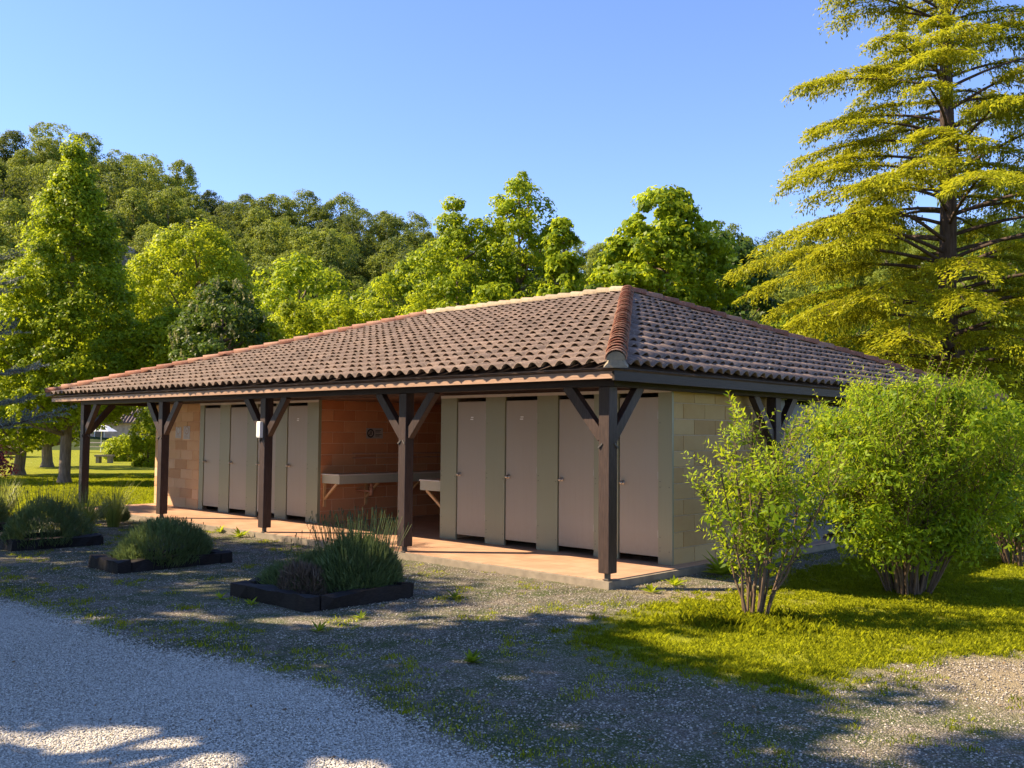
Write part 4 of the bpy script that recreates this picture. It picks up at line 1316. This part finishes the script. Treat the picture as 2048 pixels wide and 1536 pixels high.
# ------------------------------------------------------------------ golden cedar
M['barkdark'] = simple_mat('bark_dark', (.075, .055, .045), 0.9, 0.45, 5, 0.9, 0.03, 0.1, (3, 3, .5), coord='World')
def cedar(x, y, top, label, seed):
    r = np.random.default_rng(seed); root = empty('cedar_tree', (x, y, GZ))
    q = MB(); H = top - GZ
    tz = np.linspace(0, H, 12)
    tx = np.cumsum(r.normal(size=12) * .03); tx[0] = 0
    q.tube([(tx[i], tx[-1 - i] * .4, tz[i]) for i in range(12)], [.25 * (1 - z / H) ** .8 + .02 for z in tz], 12, cap=False)
    q.build('trunk', M['barkdark'], root, smooth=True)
    q = MB(); Ps, As, Ns, Ls, Ts = [], [], [], [], []
    z = 2.6; a = 0.3
    while z < H - .3:
        zz = z + r.normal() * .1
        fr = zz / H
        ln = float(np.interp(zz, [2.5, 4, 6, 7, 8.2, 9.5, 10.5, 12, 13.5, 16, 19.2], [3.6, 4.6, 5.2, 4.8, 4.2, 3.8, 3.3, 2.9, 2.7, 1.7, .2]))
        ln *= r.uniform(.74, 1.06)
        a += 2.4 + r.normal() * .35
        z += .070 + .05 * fr
        rise = .10 + .25 * fr
        n = 9; pts = []
        droop = .36 * ln * (1 - .3 * fr)
        for s in np.linspace(0, 1, n):
            aa = a + .10 * math.sin(s * 3 + seed + zz)
            pts.append((math.cos(aa) * ln * s, math.sin(aa) * ln * s, zz + ln * rise * s * 1.6 - droop * s ** 2.4))
        pts = np.array(pts)
        q.tube(pts, list(np.linspace(.055 * (1 - fr) + .018, .006, n)), 5, cap=False)
        # flat fans of side shoots
        m = int(30 * ln / 4) + 8
        sden = r.uniform(.30 if ln > 2.5 else .12, 1.0, m) if r.random() < .9 else r.uniform(.6, 1, m)
        for s in np.sort(sden):
            f = s * (n - 1); i0 = min(int(f), n - 2); b = pts[i0] + (pts[i0 + 1] - pts[i0]) * (f - i0)
            dirb = unit(pts[min(i0 + 1, n - 1)] - pts[i0])
            for sg in (-1, 1):
                side = unit(np.cross(dirb, np.array([0, 0, 1.0]))) * sg
                sl = (.30 + .95 * (1 - abs(s - .55) * 1.2)) * min(1, ln / 4) * r.uniform(.55, 1.1)
                ax = unit(dirb * .75 + side * .85 + np.array([0, 0, .05]))
                if r.random() < .25: q.tube([b, b + ax * sl * .8 + np.array([0, 0, -.12 * sl])], [.007, .003], 3, cap=False)
                k = max(6, int(sl * 34))
                t = r.uniform(0.05, 1, k)
                c = b + ax * (t * sl)[:, None] + np.array([0, 0, -1.0]) * (.30 * sl * t ** 2)[:, None] + r.normal(size=(k, 3)) * np.array([.06, .06, .025])
                A_ = unit(ax + r.normal(size=(k, 3)) * .38 + np.array([0, 0, -.14]) * (1 + t[:, None] * 1.1))
                Nn = unit(np.array([0, 0, 1.0]) + r.normal(size=(k, 3)) * .45)
                Ps.append(c); As.append(A_); Ns.append(Nn); Ls.append(r.uniform(.07, .14, k)); Ts.append(np.clip(.35 + .5 * s * t + r.normal(size=k) * .12 + .12 * (c[:, 2] > b[2] - .05), 0, 1))
                # hanging tips
                kh = max(2, k // 4)
                t = r.uniform(.3, 1, kh); c = b + ax * (t * sl)[:, None] + np.array([0, 0, -1.0]) * (.38 * sl * t ** 2 + r.uniform(.03, .16, kh))[:, None]
                Ps.append(c); As.append(unit(np.array([0, 0, -1.0]) + r.normal(size=(kh, 3)) * .3)); Ns.append(unit(r.normal(size=(kh, 3)) * np.array([1, 1, .2]))); Ls.append(r.uniform(.07, .13, kh)); Ts.append(r.uniform(.05, .45, kh))
    q.build('branch', M['barkdark'], root, smooth=True)
    P, A_, Nn, L, T = (np.concatenate(v) for v in (Ps, As, Ns, Ls, Ts))
    leaf_object('crown', P, A_, Nn, L, L * .34, T, M['lf_cedar'], root)
    print('cedar quads', len(P))
    tag(root, label, 'tree')
cedar(-1.79, 15.99, 19.4, 'towering golden cedar with drooping tiered boughs at the right, taller than the picture', 201)


def spruce(x, y, z0, z1, lmax, label, seed, seg=None):
    """blue spruce: stiff upswept branchlets covered in short needles"""
    r = np.random.default_rng(seed); root = empty('spruce_tree', (x, y, GZ)); H = z1
    q = MB().tube([(0, 0, 0), (0, 0, H * .5), (0, 0, H)], [.2, .12, .02], 8, cap=False)
    q.build('trunk', M['bark'], root, smooth=True)
    q = MB(); Ps, As, Ns, Ls, Ts = [], [], [], [], []
    z = z0; a = 0
    while z < H - .2:
        ln = lmax * (1 - (z - z0) / (H - z0)) ** .8 * r.uniform(.8, 1.05) + .15
        a += 2.4 + r.normal() * .2; z += .10
        pts = np.array([(math.cos(a) * ln * s, math.sin(a) * ln * s, z - .28 * ln * s + .30 * ln * s ** 2.2) for s in np.linspace(0, 1, 7)])
        q.tube(pts, list(np.linspace(.03, .005, 7)), 4, cap=False)
        for s in r.uniform(.15, 1, int(26 * ln)):
            f = s * 6; i0 = min(int(f), 5); b = pts[i0] + (pts[i0 + 1] - pts[i0]) * (f - i0); db = unit(pts[i0 + 1] - pts[i0])
            side = unit(np.cross(db, np.array([0, 0, 1.0]))) * r.choice([-1, 1])
            ax = unit(db + side * 1.3 + np.array([0, 0, r.uniform(-.1, .4)])); sl = .55 * r.uniform(.5, 1.1)
            k = 30; t = r.uniform(0, 1, k); c = b + ax * (t * sl)[:, None]
            A_ = unit(ax * .7 + r.normal(size=(k, 3)) * .7)
            Ps.append(c + A_ * .012); As.append(A_); Ns.append(unit(r.normal(size=(k, 3)))); Ls.append(r.uniform(.05, .085, k)); Ts.append(np.clip(r.normal(.5, .2, k) + .3 * t, 0, 1))
    q.build('branch', M['bark'], root, smooth=True)
    P, A_, Nn, L, T = (np.concatenate(v) for v in (Ps, As, Ns, Ls, Ts))
    leaf_object('crown', P, A_, Nn, L, .016, T, M['lf_spruce'], root)
    tag(root, label, 'tree')
spruce(-9.45, -4.55, 1.55, 6.8, 2.15, 'blue grey spruce whose branch tips reach in at the picture edge', 211)

# ------------------------------------------------------------------ lawn shrubs and things far back on the lawn
def bushy(label, x, y, R, H, mat, n, per, cs, ll, seed, name='shrub', wf=.5, z0=GZ):
    r = np.random.default_rng(seed); root = empty(name, (x, y, z0))
    P, A_, Nn, L, T, C = crown(r, H, [(0, R * .55), (.3, R), (.65, R * .95), (1, R * .25)], n, per, cs, ll, wf, seed=seed, tipup=.4)
    leaf_object('foliage', P, A_, Nn, L, L * wf, T, mat, root)
    q = MB()
    for i in range(9):
        c = C[int(r.integers(0, len(C)))] * np.array([.7, .7, .8])
        q.tube([(r.normal() * .04, r.normal() * .04, 0), tuple(c * .5 + r.normal(size=3) * .03), tuple(c)], [.02, .013, .005], 4, cap=False)
    q.build('stem', M['twig'], root)
    tag(root, label, 'shrub')
bushy('purple leaved shrub at the picture edge behind the grass clumps', -13.65, -2.15, .85, 1.65, M['lf_purple'], 120, 60, .20, .07, 221)
bushy('round sunlit yellow green shrub on the far lawn in front of the stone house', -45.6, 15.5, 1.05, 1.35, M['lf_yellow'], 130, 55, .26, .13, 222)
bushy('small bright tree like shrub on the far lawn next to the block wall', -37.3, 12.8, .75, 2.6, M['lf_yellow'], 110, 55, .26, .13, 223)
bushy('dark hedge like shrub on the far lawn behind the tree trunks', -58, 12.0, 2.2, 2.6, M['lf_mid'], 160, 50, .5, .2, 224)
bushy('loose shrub with white blossom at the far end of the lawn', -39.5, 14.2, .7, 3.1, M['lf_mid'], 90, 50, .26, .13, 225)
for i, (x, y, R_, H_) in enumerate(((-88.9, 32.5, 4, 5), (-89.3, 38.2, 4.5, 6), (-82, 41, 5, 6), (-66, 44, 5, 7), (-52, 40, 4, 5), (-86, 12, 4, 6), (-48, 26, 3, 4.5), (-88, 23, 4.5, 6))):
    bushy(('low leafy shrub in the boundary planting beyond the lawn'), x, y, R_, H_, M['lf_mid' if i % 2 else 'lf_lime'], 170, 45, .8, .3, 230 + i)
    bpy.context.view_layer.update()
for o in bpy.data.objects:
    if o.get('label') == 'low leafy shrub in the boundary planting beyond the lawn': o['group'] = 'shrubs beyond the lawn'

# stone house far behind the lawn
hs = empty('stone_house', (-78.2, 30.1, GZ), math.radians(52))
st = simple_mat('house_stone', (.42, .32, .24), .9, .35, 2.5, .5, .02)
MB().box((-4.2, 0, 0), (4.2, 5, 2.35)).build('wall', st, hs)
rm = MB(); rm.v = [(-4.6, -.5, 2.35), (4.6, -.5, 2.35), (4.6, 5.5, 2.35), (-4.6, 5.5, 2.35), (-4.6, 2.5, 3.6), (4.6, 2.5, 3.6)]
rm.f = [(0, 1, 5, 4), (1, 2, 5), (2, 3, 4, 5), (3, 0, 4), (3, 2, 1, 0)]; rm.t = [.5] * 6
rf = rm.build('roof', M['tile'], hs)
q = MB()
for i in range(31):
    x = -4.5 + i * .3
    q.tube([(x, -.55, 2.40), (x, 2.5, 3.66)], .085, 6)
o = q.build('roof_tile', M['tile'], rf); o['kind'] = 'stuff'
MB().box((1.6, -.03, 0), (2.5, -.001, 2.0)).build('door', simple_mat('house_door', (.06, .03, .025), .5), hs)
wdw = MB().box((-2.2, -.04, .9), (-1.3, -.001, 1.8)).build('window', M['whitetrim'], hs)
MB().box((-2.12, -.05, .97), (-1.38, -.0405, 1.73)).build('pane', simple_mat('dark_glass', (.03, .035, .04), .15), wdw)
tag(hs, 'low stone house with tiled eaves seen under the roof end, beyond the lawn', 'house')

# white parasol over a picnic table
ps = empty('parasol', (-68.5, 24.2, GZ))
q = MB().tube([(0, 0, 0), (0, 0, 2.0)], .03, 8); q.build('pole', M['white'], ps)
q = MB(); n = 8
q.v = [(0, 0, 2.15)] + [(.55 * math.cos(2 * math.pi * i / n), .55 * math.sin(2 * math.pi * i / n), 2.03) for i in range(n)] + [(1.25 * math.cos(2 * math.pi * i / n), 1.25 * math.sin(2 * math.pi * i / n), 1.62) for i in range(n)]
q.f = [(0, 1 + i, 1 + (i + 1) % n) for i in range(n)] + [(1 + i, 9 + i, 9 + (i + 1) % n, 1 + (i + 1) % n) for i in range(n)]; q.t = [.5] * len(q.v)
q.build('canopy', simple_mat('white_canvas', (.8, .8, .78), .8), ps)
tag(ps, 'white domed parasol on the far side of the lawn, before the stone house', 'parasol')
pt = empty('picnic_table', (-66.8, 23.1, GZ), 1.0)
tm = simple_mat('pale_timber', (.5, .42, .33), .8)
MB().box((-1.1, -.38, .72), (1.1, .38, .78)).build('tabletop', tm, pt)
for s in (-1, 1):
    MB().box((-1.1, s * .72 - .14, .42), (1.1, s * .72 + .14, .46)).build('bench_seat', tm, pt)
    q = MB().beam((s * .8, -.75, 0), (s * .8, -.15, .72), .06, .1, up=(1, 0, 0)).beam((s * .8, .75, 0), (s * .8, .15, .72), .06, .1, up=(1, 0, 0)).box((s * .8 + .031, -.8, .36), (s * .8 + .07, .8, .42))
    q.build('leg', tm, pt)
tag(pt, 'pale wooden picnic table with benches next to the white parasol', 'picnic table')
gb = empty('stone_bench', (-43.2, 13.4, GZ), .75)
MB().box((-.45, -.2, .33), (.45, .2, .42)).build('seat', M['concrete'], gb)
for s in (-.3, .3): MB().box((s - .09, -.16, 0), (s + .09, .16, .33)).build('leg', M['concrete'], gb)
tag(gb, 'low stone bench on the far lawn behind the dark end post', 'bench')
sd = empty('play_slide', (-59.2, 23.3, GZ), 2.2)
tq = simple_mat('turquoise_plastic', (.04, .42, .50), .4, .05)
q = MB().beam((0, 0, 1.0), (1.1, 0, .15), .42, .05).beam((0, -.21, 1.1), (1.1, -.21, .25), .04, .15).beam((0, .21, 1.1), (1.1, .21, .25), .04, .15)
q.build('chute', tq, sd)
q = MB()
for yy in (-.2, .2): q.beam((-.45, yy, 0), (-.02, yy, 1.05), .05, .05)
for k in range(4): q.beam((-.36 + k * .09, -.2, .22 + k * .22), (-.36 + k * .09, .2, .22 + k * .22), .04, .04)
q.build('ladder', tq, sd)
tag(sd, 'small turquoise plastic slide on the far lawn beside the block wall', 'slide')
lp = empty('lamp_post', (-49.8, 18.4, GZ))
MB().tube([(0, 0, 0), (0, 0, .95)], .035, 8).build('pole', M['darkmetal'], lp); MB().tube([(0, 0, .95), (0, 0, 1.12)], .07, 8).build('lamp_head', M['darkmetal'], lp)
tag(lp, 'thin dark lamp post standing on the far lawn by the round shrub', 'lamp post')

# pale cabin at the right edge
cb = empty('cabin', (-4.05, 24.9, GZ), math.radians(40))
cm = simple_mat('cream_cabin_panel', (.52, .50, .38), .6, .06, 2)
def cabwall(x0, x1, z0_, z1_): MB().box((x0, 0, z0_), (x1, .08, z1_)).build('panel', cm, cb)
MB().box((0, .081, 0), (6.0, 2.4, 2.28)).build('wall', cm, cb)
MB().box((-.06, -.06, 2.29), (6.1, 2.5, 2.36)).build('roof', M['whitetrim'], cb)
for i, a in enumerate((.55, 2.3, 4.0)):
    f_ = MB().box((a, -.02, .95), (a + .055, .08, 1.95)).box((a + .70, -.02, .95), (a + .755, .08, 1.95)).box((a + .056, -.02, 1.895), (a + .699, .08, 1.95)).box((a + .056, -.02, .95), (a + .699, .08, 1.005)).build('window', M['whitetrim'], cb)
    MB().box((a + .056, .02, 1.006), (a + .699, .03, 1.894)).build('pane', simple_mat('brown_blind_glass', (.10, .045, .025), .12, .1, 2), f_)
MB().box((-.01, -.012, .02), (6.02, -.001, .55)).build('skirt_panel', simple_mat('cabin_skirt', (.22, .10, .06), .7), cb)
tag(cb, 'pale cream cabin with a dark window, half hidden behind the big shrub', 'cabin')
bushy('sunlit yellow shrub in front of the pale cabin at the right edge', -.75, 15.4, .95, 1.35, M['lf_yellow'], 110, 60, .22, .08, 226)
bushy('dark green shrub growing between the cabin and the cedar trunk', -2.6, 18.2, 1.3, 2.4, M['lf_dark'], 140, 60, .28, .11, 227)

# ------------------------------------------------------------------ the wooded hill
# ridge line of the ground in plan, with its height
RG = [(-330, -60, 66), (-218, 37.4, 58.3), (-196, 58, 56.5), (-189, 65, 55.4), (-182, 72, 52.7), (-175.7, 78, 48.4), (-171.4, 82, 46.9), (-165.6, 87.7, 44.8), (-160.6, 92.6, 43.3),
      (-155.6, 97.4, 41.7), (-149.1, 103.5, 41.4), (-146.3, 106.4, 39.3), (-140.5, 111.8, 38.7), (-135.5, 116.7, 37.2), (-132, 120.2, 35.5), (-124.8, 127, 33.8),
      (-110, 140.7, 33.5), (-90, 159.7, 34.8), (-81, 168, 36.1), (-67, 181, 38.2), (-49, 198, 40.4), (-27, 219, 41.7), (90, 320, 45)]
rg = np.array(RG)
az_r = np.arctan2(rg[:, 0] - CAM[0], rg[:, 1] - CAM[1]); o_ = np.argsort(az_r); az_r = az_r[o_]; hz_r = rg[o_, 2]
dist_r = np.hypot(rg[o_, 0] - CAM[0], rg[o_, 1] - CAM[1])
def hill_z(x, y):
    az = np.arctan2(x - CAM[0], y - CAM[1]); d = np.hypot(x - CAM[0], y - CAM[1])
    R_ = np.interp(az, az_r, dist_r); Hh = np.interp(az, az_r, hz_r)
    t = np.clip((d - 88) / (R_ - 88), 0, 1.6)
    up = np.where(t < 1, Hh * (t ** 1.25), Hh * (1 - .25 * (t - 1)))
    und_ = wob(x / 14, y / 14, 1.0, 77) * 2.2 * np.clip(t * 3, 0, 1)
    return GZ + up + und_ * np.clip((d - 88) / 25, 0, 1) - .4 * (d < 90)
azs = np.linspace(az_r[0], az_r[-1], 120); ds = np.concatenate([np.linspace(86, 215, 44), [240, 280, 340, 420]])
AZ, DD = np.meshgrid(azs, ds, indexing='ij')
HX = CAM[0] + np.sin(AZ) * DD; HY = CAM[1] + np.cos(AZ) * DD
HZ = hill_z(HX, HY)
idx = np.arange(HX.size).reshape(HX.shape)
F = np.stack([idx[:-1, :-1], idx[:-1, 1:], idx[1:, 1:], idx[1:, :-1]], -1).reshape(-1, 4)
hm = simple_mat('hillside_undergrowth', (.055, .075, .025), .95, .5, .25, .8, .2, .1, coord='World')
tag(link('hillside', np_mesh('hillside', np.stack([HX, HY, HZ], -1).reshape(-1, 3), F, hm, smooth=True)), kind='structure')

protos = []
HM = [M['lf_hill']]
for i in range(7):
    r = np.random.default_rng(300 + i)
    R_ = [3.4, 4.0, 3.0, 3.7, 4.4, 2.8, 3.4][i]; H_ = [6.5, 7.0, 6.8, 5.6, 7.5, 6.6, 7.4][i]
    P, A_, Nn, L, T, C = crown(r, H_, [(a, b * R_) for a, b in (ROUND, OVAL, OVAL, ROUND, ROUND, COLUMN, OVAL)[i]], 110, 60, .95, .32, .62, seed=300 + i, lumpy=.38)
    P[:, 2] += 1.2
    V, F = leaves(P, A_, Nn, L, L * .65)
    me_c = np_mesh('hill_crown', V, F, M['lf_hill'], np.repeat(T, 4))
    q = MB().tube([(0, 0, -1.0), (0, 0, 2.0), (.2, 0, 5.0)], [.28, .2, .08], 6, cap=False)
    for k in range(6):
        c = C[int(r.integers(0, len(C)))]; q.tube([(0, 0, 2.2), (c[0] * .6, c[1] * .6, c[2] * .8 + 1.2)], [.1, .04], 4, cap=False)
    me_t = q.mesh('hill_trunk', M['barkgrey'])
    protos.append((me_c, me_t))
r = np.random.default_rng(57)
placed = []
cand = []
for _ in range(16000):
    az = r.uniform(-1.34, -.16); d = 93 + 115 * r.uniform(0, 1) ** .8
    R_ = float(np.interp(az, az_r, dist_r))
    if d > R_ + 4: continue
    x = CAM[0] + math.sin(az) * d; y = CAM[1] + math.cos(az) * d
    if placed:
        pa = np.array(placed)
        if (np.hypot(pa[:, 0] - x, pa[:, 1] - y) < 4.1 + (d - 93) * .008).any(): continue
    if abs(az + 1.135) < .017 and 128 < d < 149.5: continue        # the rock outcrop stays free
    placed.append((x, y))
    if len(placed) >= 1500: break
placed = np.array(placed)
pz = hill_z(placed[:, 0], placed[:, 1])
# keep the ones that could be seen over the garden trees and roofs: upper part of the slope, nearer ones only where open
pd = np.stack([placed[:, 0], placed[:, 1], pz + 6], 1) - CAM
zc = pd @ _f; uu = 1024 + FPX * (pd @ _rr) / zc; vv_ = 768 - FPX * (pd @ _uu) / zc
lim = np.interp(uu, [-100, 60, 250, 300, 420, 520, 640, 820, 900, 1180, 1200, 1500, 1600, 2100], [560, 330, 560, 640, 520, 700, 640, 600, 520, 470, 520, 560, 640, 640])
lim = np.where((uu > 0) & (uu < 260), 640, lim)
keep = (uu > -60) & (uu < 2110) & (vv_ < lim + 25)
placed = placed[keep]; pz = pz[keep]
print('hill trees', len(placed))
order = np.argsort(np.hypot(placed[:, 0] - CAM[0], placed[:, 1] - CAM[1]))
for n_, i in enumerate(order[:298]):
    me_c, me_t = protos[int(r.integers(0, 7))]
    root = empty('hillside_tree', (placed[i, 0], placed[i, 1], pz[i] - .3), r.uniform(0, 6.28))
    s = r.uniform(.60, 1.12); root.scale = (s, s, s * r.uniform(.8, 1.2))
    link('crown', me_c, root); link('trunk', me_t, root)
    tag(root, 'round crowned tree in the wood covering the hillside', 'tree', 'trees of the wooded hillside')
# the rest of the wood, one mass
rest = order[298:]
if len(rest):
    pr = np.stack([placed[rest, 0], placed[rest, 1], pz[rest] - .3], 1)
    for k_ in range(3):
        if len(pr[k_::3]): scatter('hillside_wood', pr[k_::3], hidden_source('wood_source', protos[k_ * 2][0]), .55, 1.0, M['lf_hill'], tilt=.04)

# pale rock outcrop on the hill
ro = empty('rock_outcrop', (0, 0, 0))
rk = simple_mat('limestone', (.34, .31, .28), .9, .4, .6, .8, .15)
r = np.random.default_rng(88)
for i in range(9):
    az = -.756 + math.atan((r.uniform(232, 300) - 1024) / FPX); d = 150 + r.uniform(-4, 4)
    x = CAM[0] + math.sin(az) * d; y = CAM[1] + math.cos(az) * d; z = float(hill_z(x, y)) + r.uniform(.5, 3.6)
    q = MB(); w_, h_ = r.uniform(1.2, 2.6), r.uniform(.9, 2.0)
    pts = [(sx * w_ * r.uniform(.7, 1), sy * 1.5 * r.uniform(.7, 1), sz * h_ * r.uniform(.7, 1)) for sz in (-1, 1) for sx, sy in ((-1, -1), (1, -1), (1, 1), (-1, 1))]
    q.corners(pts); o = q.build('rock', rk, ro, bevel=.25); o.location = (x, y, z); o.rotation_euler = (0, 0, -az)
tag(ro, 'pale limestone outcrop showing between the trees on the hillside', 'rocks')

# ------------------------------------------------------------------ unseen shade trees beside and behind the viewer, crowns shaped around chosen sun patches
LIT = [[(-9.4, -3.0), (-8.0, -3.5), (-7.4, -2.2), (-8.9, -1.7)],
       [(-12.6, -3.2), (-10.4, -3.2), (-10.2, -1.4), (-12.6, -1.4)],
       [(.2, 1.5), (1.45, 1.1), (3.03, 1.59), (3.79, 1.28), (7, 2.3), (7, 1.0), (4.85, .77), (4.07, .24), (3.67, -.72), (3.68, -1.54), (2.95, -2.25), (2.3, -2.3), (2.05, -1.9), (2.1, -1.3), (2.2, -.7), (1.5, .3)],
       [(-.4, .35), (-.44, 1.9), (1.6, 1.3), (1.7, .15), (.8, -.30), (-.05, -.12)],
       [(-10.8, 1.0), (-10.2, .1), (-7.6, -.55), (-6.3, -.1), (-4.4, .55), (-3, 1.2)],
       [(.4, -6.7), (.7, -6.1), (1.5, -5.6), (2.2, -5.15), (2.9, -4.85), (3.3, -5.2), (2.5, -5.9), (1, -6.7)],
       [(3.6, -3.2), (4.6, -3.0), (4.9, -3.6), (3.8, -3.7)]]
SPOT = [(-5.02, -2.49, .22), (-2.19, -4.69, .18), (-.31, -5.66, .14), (-1.14, -3.62, .24), (-1.6, -3.9, .2), (-1.49, -.57, .3), (2.95, -3.92, .14), (4.01, -2.65, .3), (4.48, -2.25, .3), (-.39, -2.32, .2),
        (-2.6, -.35, .35), (-3.9, -.2, .3), (-.9, -.15, .3), (-6.6, -3.6, .25), (-9.2, -2.4, .5), (-11.5, -2.0, .9), (-3.2, -2.9, .15), (1.9, -3.3, .12), (-13.5, -1.0, 1.2), (-16, 0, 1.5)]
STX, STY = -to_sun.x / to_sun.z, -to_sun.y / to_sun.z


def landing(P):
    return P[:, 0] + (P[:, 2] - GZ) * STX, P[:, 1] + (P[:, 2] - GZ) * STY


def shade_tree(x, y, top, R, bot, n, per, label, seed, mat='lf_mid', drop=True):
    r = np.random.default_rng(seed); H = top - bot; root = empty('shade_tree', (x, y, GZ))
    P, A_, Nn, L, T, C = crown(r, H, [(a, b * R) for a, b in ROUND], n, int(per * 1.5), .55, .27, .65, seed=seed, shell=.2, lumpy=.12)
    C2 = C + np.array([x, y, bot]); lx, ly = landing(C2)
    k = np.ones(len(C), bool)
    for poly in LIT: k &= sdist(poly, lx, ly) < -.22  # clumps that would shade the chosen sun patches are left out
    for sx, sy, sr in SPOT: k &= np.hypot(lx - sx, (ly - sy)) > sr + .30
    # the building front and roof stay in the sun except the outer end of the roof
    front_ = (ly > -.65) & (lx < 3) & (lx > -11.9)
    k &= ~(front_ & (r.uniform(0, 1, len(C)) < .985))
    k &= ~((ly > .6) & (lx <= -11.9) & (lx > -17) & (r.uniform(0, 1, len(C)) < .45))
    k &= ~((lx > 3.6) & (ly > -.8))
    kk = np.repeat(k, int(per * 1.5))
    P = P[kk] + np.array([0, 0, bot - GZ])
    if len(P):
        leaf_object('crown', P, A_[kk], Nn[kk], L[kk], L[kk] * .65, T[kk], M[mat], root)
    q = MB().tube([(0, 0, 0), (.05, 0, bot * .6), (0, .05, bot + H * .3), (0, 0, bot + H * .8)], [.34, .26, .18, .05], 10, cap=False)
    Ck = C[k]
    if len(Ck): branches(q, r, Ck, bot * .8, bot + H * .7, 24, .3, bot - GZ)
    q.build('trunk', M['bark'], root, smooth=True)
    tag(root, label, 'tree')
shade_tree(-17.5, -8.2, 10.5, 4.6, 3.6, 330, 34, 'tall broad tree standing left of the gravel yard, outside the frame', 401)
shade_tree(-11.5, -10.5, 11.0, 4.6, 3.8, 330, 34, 'broad tree second from the spruce, outside the frame', 402)
shade_tree(-5.6, -11.6, 10.5, 4.6, 3.8, 330, 34, 'broad tree standing beside the gravel road, outside the frame', 403)
shade_tree(.4, -14.3, 10.5, 4.6, 3.8, 380, 40, 'broad tree behind the viewpoint on the road side, outside the frame', 404)
shade_tree(-10.5, -16.0, 12.0, 4.6, 4.2, 260, 34, 'second row tree beyond the gravel road, outside the frame', 405)
shade_tree(-22.0, -13.0, 12.0, 4.6, 4.2, 220, 34, 'far tree of the roadside row, outside the frame', 406)
shade_tree(-33.0, -4.0, 9.5, 4.2, 2.2, 240, 34, 'lawn tree that shades the grass by the washroom end, outside the frame', 407)
shade_tree(-3.2, -11.0, 9.5, 4.0, 3.4, 340, 36, 'broad tree between the road and the viewer, outside the frame', 409)
shade_tree(-.5, -18.0, 13.0, 5.0, 4.2, 300, 34, 'tall tree across the road behind the viewer, outside the frame', 410)
shade_tree(-.8, -10.0, 8.5, 3.2, 3.0, 300, 36, 'low tree just beside the viewer, outside the frame', 411)
